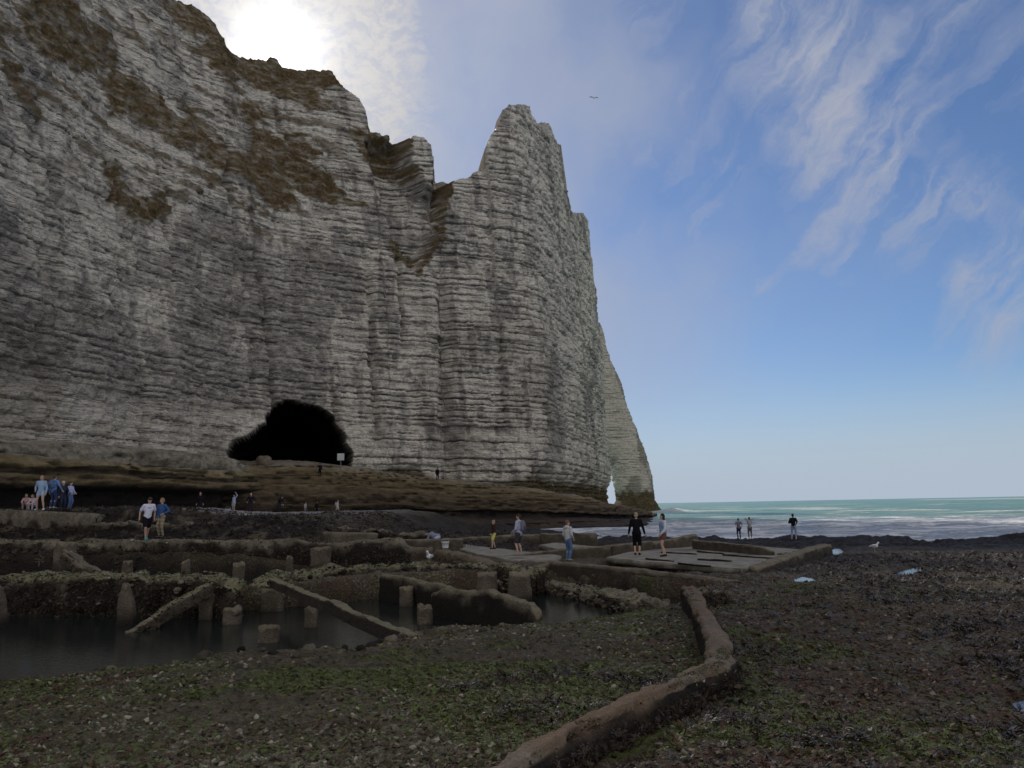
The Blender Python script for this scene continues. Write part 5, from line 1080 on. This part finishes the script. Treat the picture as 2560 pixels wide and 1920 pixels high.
    for h_, kk, an in ((hpL, knL, anL), (hpR, knR, anR)):
        if bot == 'shorts': Bt.append(cap_tube(h_, h_ + (kk - h_) * .78, .108, .098))
        elif bot == 'hotpants': Bt.append(cap_tube(h_, h_ + (kk - h_) * .42, .108, .102))
        elif bot == 'knee': Bt += [cap_tube(h_, kk, .108, .088), cap_tube(kk, kk + (an - kk) * .25, .088, .082)]
        elif bot == 'crop': Bt += [cap_tube(h_, kk, .106, .075), cap_tube(kk, kk + (an - kk) * .7, .075, .062)]
        else: Bt += [cap_tube(h_, kk, .105, .074), cap_tube(kk, an + (kk - an) * .06, .072, .058)]
    if skirt: Bt.append(cap_tube(pel - A((0, 0, .08)), pel - A((0, 0, .30)), .16, .17))
    rawmesh({'shorts': 'shorts', 'hotpants': 'shorts', 'knee': 'shorts'}.get(bot, 'trousers'), Bt, bm_, root, vox)
    for an in (anL, anR):
        t_ = toe(an); rawmesh('shoe', [cap_tube(an + A((0, .035, -.045)), t_ + A((0, 0, -.0)), .042, .036), cap_tube(an + A((0, .02, -.02)), an + A((0, -.03, -.035)), .045, .042)], cloth(shoe), root, vox * .8)
    return root, dict(up=up, k=k, rz=rz, pos=A(pos), hL=hL, hR=hR, hd=hd)
def place(info, p):
    """a local body point of a placed figure in world space"""
    c, s_ = math.cos(RAD(info['rz'])), math.sin(RAD(info['rz'])); p = np.array(p) * info['k']; return info['pos'] + np.array((c * p[0] - s_ * p[1], s_ * p[0] + c * p[1], p[2]))
def backpack(info, col, label, size=1.0):
    k = info['k']; root = bpy.data.objects.new('backpack', None); link(root); root.location = place(info, info['up'](.30, 0, .21)); root.rotation_euler = (0, 0, RAD(info['rz'])); root.scale = (k, k, k); tag(root, label, 'backpack')
    dk = tuple(c * .5 for c in col)
    rawmesh('bag_body', [ellipsoid((0, 0, .0), (.155 * size, .095, .24 * size)), ellipsoid((0, 0, -.11), (.15 * size, .10, .13)), ellipsoid((0, -.01, .16), (.12 * size, .08, .09))], cloth(col), root, .02)
    rawmesh('pocket', [ellipsoid((0, .085, -.07), (.11 * size, .05, .11))], cloth(dk), root, .02)
    for s_ in (1, -1): rawmesh('strap', [cap_tube((s_ * .10, -.08, .17), (s_ * .12, -.21, .20), .018, .018), cap_tube((s_ * .12, -.21, .20), (s_ * .13, -.34, .10), .018, .018), cap_tube((s_ * .13, -.34, .10), (s_ * .14, -.30, -.10), .018, .016), cap_tube((s_ * .14, -.30, -.10), (s_ * .12, -.06, -.16), .016, .016)], cloth(dk), root, .016)
    return root

bpy.context.view_layer.update(); DG = bpy.context.evaluated_depsgraph_get()
def stand(x, y, Ymin=8, Ymax=130, Yguess=None):
    """the spot of ground seen at a surveyed foot position"""
    d = ray(x, y); d = d / np.linalg.norm(d); o = CPOS.copy(); o = o + d * (Ymin / d[1])
    ok, loc, nrm, i, ob, m = SC.ray_cast(DG, Vector(o), Vector(d))
    tries = 0
    while ok and nrm[2] < .35 and tries < 6 and loc[1] < Ymax:
        o = np.array(loc) + d * .25; ok, l2, nrm, i, ob, m = SC.ray_cast(DG, Vector(o), Vector(d)); loc = l2 if ok else loc; tries += 1
    if not ok or loc[1] > Ymax or (Yguess and not (.7 * Yguess < loc[1] < 1.35 * Yguess)):
        p = atY(x, y, Yguess); g = SC.ray_cast(DG, Vector((p[0], Yguess, 40 if Yguess < 80 else 12)), Vector((0, 0, -1)))
        print('stand fallback', x, y, 'hit', tuple(round(v, 2) for v in loc) if ok else None, 'guess', np.round(p, 2), 'ground', round(g[1][2], 2) if g[0] else None)
        return np.array((p[0], Yguess, p[2])) if not g[0] or abs(g[1][2] - p[2]) > 1.2 else np.array(g[1])
    return np.array(loc)
GRP = 'visitors on the foreshore'
def who(label, x, y, Yg, **kw):
    pos = stand(x, y, max(8, Yg * .8), Yg * 1.3, Yg); return person(label, tuple(pos), group=GRP, **kw)
who('man in white printed T-shirt, black shorts and teal shoes stepping along the dark wall', 316, 1167, 27.4, H=1.78, rz=38, top=(.72, .70, .84), bottom=(.012, .012, .016), bot='shorts', hair=(.05, .035, .03), hairstyle='fringe', shoe=(.05, .42, .45), sleeves='short', lean=.10, side=.06,
    footL=(.06, .28, .03), footR=(-.06, -.10, 0), handL=(.28, .05, .88), handR=(-.30, .02, .90), headyaw=25, headpitch=22, text=True)
who('person in navy jacket and striped leggings close behind the man in white', 347, 1161, 27.9, H=1.72, rz=-20, top=(.05, .11, .26), hair=(.30, .20, .11), hairstyle='short', botmat=STRIPE, shoe=(.1, .1, .1), handL=(.22, -.12, 1.05), headpitch=15, headyaw=-20)
who('girl in grey-blue sweater, denim shorts and white trainers at the terrace edge', 86, 1097, 37.4, H=1.66, rz=8, top=(.30, .42, .58), bottom=(.35, .42, .52), bot='hotpants', hair=(.32, .22, .12), hairstyle='long', shoe=(.8, .8, .82), footL=(.20, -.05, 0), footR=(-.17, .06, 0), handR=(-.22, -.10, 1.0))
who('child in pale pink sitting at far left beside the group, partly behind another child', 56, 1091, 38.6, H=1.25, rz=20, top=(.46, .30, .31), bottom=(.30, .22, .24), hair=(.25, .17, .1), hairstyle='long', crouch=.52, lean=.35, footL=(.14, -.22, 0), footR=(-.14, -.22, 0), handL=(.15, -.40, .55), handR=(-.15, -.40, .55))
who('child in whitish pink crouching next to the girl in denim shorts', 71, 1094, 37.9, H=1.15, rz=-10, top=(.58, .46, .48), bottom=(.5, .42, .45), hair=(.3, .2, .12), hairstyle='bob', crouch=.50, lean=.4, footL=(.14, -.2, 0), footR=(-.14, -.2, 0), handL=(.12, -.40, .5), handR=(-.12, -.42, .5))
r_, i_ = who('man in blue jacket with a backpack, back turned, in the far left group', 113, 1094, 41.5, H=1.78, rz=170, top=(.14, .24, .46), bottom=(.04, .06, .13), hair=(.08, .06, .05), shoe=(.4, .4, .42), handR=(-.42, -.10, .95), side=-.03, build=1.08)
backpack(i_, (.10, .16, .30), 'blue backpack worn by the man in the far left group')
who('person in dark clothes and white face covering behind the man with the blue backpack', 134, 1093, 43.0, H=1.62, rz=60, top=(.03, .035, .06), bottom=(.03, .04, .08), hair=(.55, .55, .56), shoe=(.06, .06, .08), handL=(.18, -.30, 1.1))
who('slim youth in pale lilac top and blue trousers, rightmost of the far left group', 150, 1092, 43.5, H=1.52, rz=80, top=(.42, .46, .68), bottom=(.12, .18, .36), hair=(.06, .04, .03), shoe=(.12, .12, .2), handL=(.12, -.30, 1.0), handR=(-.12, -.28, 1.0))
who('person all in black standing alone before the dark ledge', 431, 1113, 58, H=1.75, rz=10, top=(.012, .012, .014), bottom=(.016, .016, .022), hair=(.03, .025, .02), vox=.03)
r_, i_ = who('child in pale blue reaching one arm up near the end of the ledge', 505, 1106, 66, H=1.22, rz=-30, top=(.36, .42, .58), bottom=(.30, .32, .40), bot='shorts', hair=(.05, .04, .03), handL=(.30, -.08, 1.86), vox=.03)
who('person in dark jacket with a white hem, right of the child with a raised arm', 541, 1109, 74, H=1.72, rz=15, top=(.02, .02, .026), bottom=(.03, .03, .04), hair=(.5, .42, .3), shoe=(.5, .5, .5), handL=(.30, -.1, 1.0), handR=(-.30, -.1, 1.0), footL=(.16, 0, 0), footR=(-.16, 0, 0), jacket=None, vox=.03)
who('stooping dark figure on the shingle below the cave', 602, 1107, 84, H=1.6, rz=60, top=(.02, .02, .03), bottom=(.03, .03, .04), lean=.7, handL=(.1, -.5, .75), handR=(-.1, -.5, .75), vox=.036)
who('small figure in light grey below the cave, left of the red top', 658, 1110, 86, H=1.3, rz=70, top=(.34, .34, .36), bottom=(.18, .18, .2), lean=.25, vox=.036)
who('dark figure half behind the person in the red top', 684, 1113, 87, H=1.65, rz=160, top=(.02, .02, .03), bottom=(.02, .02, .025), vox=.036)
who('slim person in red top with bare legs walking on the shingle', 697, 1115, 86, H=1.7, rz=75, top=(.46, .09, .06), bottom=(.06, .06, .07), bot='hotpants', hair=(.2, .13, .08), footL=(.08, -.2, 0), footR=(-.08, .2, 0), sleeves='short', vox=.036)
r_, i_ = who('walker in white with a light backpack striding right below the cave', 728, 1112, 87, H=1.7, rz=85, top=(.55, .54, .52), bottom=(.42, .36, .30), hair=(.2, .15, .1), footL=(.09, -.34, 0), footR=(-.09, .30, .03), lean=.12, vox=.036)
backpack(i_, (.42, .42, .45), 'light grey backpack of the walker striding below the cave')
who('taller of two dark figures on the rock ledge right of the cave', 945, 1052, 106, H=1.75, rz=170, top=(.012, .012, .014), bottom=(.012, .012, .014), vox=.036)
who('shorter of two dark figures on the rock ledge, pale bag at the knee', 957, 1053, 106, H=1.6, rz=190, top=(.015, .015, .018), bottom=(.05, .05, .06), handR=(-.1, -.12, .72), vox=.036)
who('dark figure standing in the cave mouth left of the notice board', 691, 1016, 96, H=1.75, rz=200, top=(.02, .02, .02), bottom=(.012, .012, .014), handL=(.15, -.35, 1.3), vox=.036)
r_, i_ = who('person in grey top and pale shorts bending right over, hands at the ground', 942, 1186, 37, H=1.72, rz=-80, top=(.24, .24, .32), bottom=(.42, .50, .68), bot='shorts', hair=(.10, .08, .06), lean=1.30, crouch=.30, handL=(.16, -.66, .12), handR=(-.14, -.74, .10), footL=(.16, .05, 0), footR=(-.16, .08, 0), headpitch=20)
who('boy in dark brown jacket and yellow shorts walking left on the sandy slab', 1067, 1186, 37.5, H=1.38, rz=-65, top=(.045, .028, .026), bottom=(.62, .58, .18), bot='shorts', hair=(.34, .24, .15), hairstyle='fringe', shoe=(.03, .03, .03), footL=(.10, -.16, 0), footR=(-.12, .14, 0), handL=(.16, -.22, .95), hood=True)
r_, i_ = who('man in lilac-grey hoodie and dark shorts with a grey backpack', 1122, 1199, 31.6, H=1.80, rz=-118, top=(.42, .43, .56), bottom=(.055, .050, .060), bot='shorts', hair=(.05, .035, .03), shoe=(.05, .04, .04), footL=(.13, .0, 0), footR=(-.13, .04, 0), handL=(.16, -.24, .98), handR=(-.16, -.24, .98), build=1.06, headyaw=20)
backpack(i_, (.17, .17, .20), 'grey backpack worn by the man in the lilac hoodie')
who('young person in pale grey hoodie and blue jeans on the brown wall', 1228, 1211, 26.5, H=1.62, rz=135, top=(.50, .49, .48), bottom=(.10, .17, .30), hair=(.20, .10, .06), shoe=(.3, .3, .3), hood=True, handL=(.17, -.16, .93), handR=(-.16, -.18, .95), headyaw=-25, footL=(.08, 0, 0), footR=(-.08, .03, 0))
who('person dressed all in black with fair hair on the large slab', 1377, 1199, 32.4, H=1.76, rz=165, top=(.010, .010, .013), bottom=(.008, .008, .010), bot='knee', hair=(.40, .31, .20), hairstyle='bun', shoe=(.02, .02, .02), handL=(.34, -.05, .85), handR=(-.34, -.05, .85), build=1.08, footL=(.09, 0, 0), footR=(-.09, .02, 0))
who('woman with dark bob, white top, denim vest and brown shorts on the large slab', 1435, 1202, 31.4, H=1.70, rz=-75, top=(.62, .64, .70), bottom=(.16, .085, .07), bot='hotpants', hair=(.03, .02, .02), hairstyle='bob', shoe=(.03, .03, .03), jacket=(.22, .31, .48), handL=(.20, -.20, .92), handR=(-.20, -.06, .86), footL=(.07, -.06, 0), footR=(-.06, .08, 0))
r_, i_ = who('person in grey T-shirt with hands on hips watching the surf', 1597, 1164, 58, H=1.75, rz=175, top=(.16, .16, .21), bottom=(.03, .035, .07), hair=(.06, .05, .05), sleeves='short', handL=(.20, .06, 1.02), handR=(-.20, .06, 1.02), vox=.028)
bag = rawmesh('shoulder_bag', [ellipsoid(tuple(place(i_, (-.19, -.03, .93))), (.06, .09, .12))], cloth((.03, .03, .035)), None, .02); tag(bag, 'small dark shoulder bag at the hip of the person in grey T-shirt', 'bag')
who('person in pale jacket lifting a camera to the face at the water edge', 1621, 1164, 58.5, H=1.60, rz=170, top=(.33, .34, .35), bottom=(.13, .13, .15), hair=(.05, .05, .05), shoe=(.4, .4, .4), handL=(.10, -.22, 1.50), handR=(-.10, -.22, 1.48), bot='crop', vox=.028)
who('person in black top and light blue jeans, hand on hip, nearest the surf', 1716, 1165, 57.5, H=1.76, rz=150, top=(.012, .012, .016), bottom=(.30, .38, .52), hair=(.03, .025, .03), shoe=(.45, .45, .48), handR=(-.20, .06, 1.04), handL=(.16, -.20, 1.1), footL=(.16, .02, 0), footR=(-.12, .0, 0), bot='crop', vox=.028)

# -- bits left on the slab
def bucket(name, pos, r, h, col, label, cat):
    root = bpy.data.objects.new(name, None); link(root); root.location = pos; tag(root, label, cat)
    th = np.linspace(0, 2 * math.pi, 20, endpoint=False); rings = [(r * .1, 0), (r * .8, 0), (r * .82, .02), (r, h), (r * 1.06, h), (r * 1.06, h - .02), (r * .95, h - .03), (r * .78, .03)]
    co = np.concatenate([np.stack([rr * np.cos(th), rr * np.sin(th), 0 * th + zz], -1) for rr, zz in rings]); me = mesh_np('tub', co, grid_faces(len(rings), 20, True), plain('plastic_' + name, col, .4, .5)); obj('tub', me, root)
    hp = [(math.cos(a) * r, 0, h + math.sin(a) * r * .8) for a in np.linspace(0, math.pi, 9)]; rawmesh('handle', [cap_tube(hp[i], hp[i + 1], .008, .008, 6) for i in range(8)], plain('wire', (.4, .4, .4), .4, .5), root, 0)
p = stand(962, 1184, 28, 48, 36); bucket('white_bucket', tuple(p), .15, .24, (.75, .76, .78), 'white bucket beside the bending person', 'bucket')
p = stand(974, 1184, 28, 48, 36.3); root = bpy.data.objects.new('cool_bag', None); link(root); root.location = tuple(p + np.array((.12, 0, 0))); tag(root, 'bright blue bag with pale lid beside the white bucket', 'bag')
rawmesh('bag_body', [ellipsoid((0, 0, .12), (.20, .13, .13)), ellipsoid((.1, 0, .09), (.13, .12, .10))], cloth((.03, .16, .62)), root, .02); rawmesh('lid', [ellipsoid((.16, 0, .19), (.10, .09, .035))], cloth((.6, .68, .66)), root, .016)
p = stand(492, 1109, 52, 80, 64); bucket('white_bucket', tuple(p), .2, .32, (.72, .73, .75), 'white bucket beside the child with a raised arm', 'bucket')
# -- gulls
def gull(pos, rz, label, flying=False, s=1.0):
    root = bpy.data.objects.new('gull', None); link(root); root.location = pos; root.rotation_euler = (0, 0, RAD(rz)); root.scale = (s, s, s); tag(root, label, 'gull')
    wh = plain('gull_white', (.80, .80, .80), .8); gy = plain('gull_grey', (.42, .44, .47), .8); ye = plain('gull_bill', (.6, .42, .08), .5)
    z = 0 if flying else .16
    rawmesh('body', [ellipsoid((0, 0, z + .10), (.085, .17, .095)), ellipsoid((0, .17, z + .09), (.045, .10, .035)), cap_tube((0, -.10, z + .15), (0, -.17, z + .25), .055, .042), ellipsoid((0, -.185, z + .275), (.042, .052, .043))], wh, root, .012)
    rawmesh('bill', [cap_tube((0, -.225, z + .268), (0, -.275, z + .258), .012, .006, 6)], ye, root, 0)
    for s_ in (1, -1):
        if flying: rawmesh('wing', [cap_tube((s_ * .06, -.02, .13), (s_ * .34, -.06, .24), .03, .022), cap_tube((s_ * .34, -.06, .24), (s_ * .68, .05, .20), .022, .006), ellipsoid((s_ * .30, .05, .20), (.26, .10, .012)), ellipsoid((s_ * .52, .06, .215), (.16, .06, .009))], gy, root, .012)
        else:
            rawmesh('wing', [ellipsoid((s_ * .075, .06, z + .11), (.022, .17, .065))], gy, root, .012); rawmesh('leg', [cap_tube((s_ * .03, .0, z + .03), (s_ * .03, 0, .01), .008, .007, 6), cap_tube((s_ * .03, 0, .008), (s_ * .03, -.05, .006), .008, .008, 6)], ye, root, 0)
p = stand(927, 1218, 20, 30, 24.5); gull(tuple(p), -15, 'white gull standing on the cobbled pool wall', s=1.0)
p = stand(1890, 1191, 22, 44, 32); gull(tuple(p), 60, 'white gull sitting on the dark reef right of the slab', s=.9)
p = atY(1283, 213, 95); gull(tuple(p), 12, 'gull gliding in the sky right of the chalk pinnacle', True, s=1.0)

# -- fuse every figure and garment into one continuous skin
for o, v in RAW:
    md = o.modifiers.new('skin', 'REMESH'); md.mode = 'VOXEL'; md.voxel_size = v; md.use_smooth_shade = True
    sm = o.modifiers.new('soft', 'SMOOTH'); sm.factor = .5; sm.iterations = 2
bpy.context.view_layer.update(); DG = bpy.context.evaluated_depsgraph_get()
for o, v in RAW:
    me = bpy.data.meshes.new_from_object(o.evaluated_get(DG)); me.name = o.data.name
    o.modifiers.clear(); o.data = me
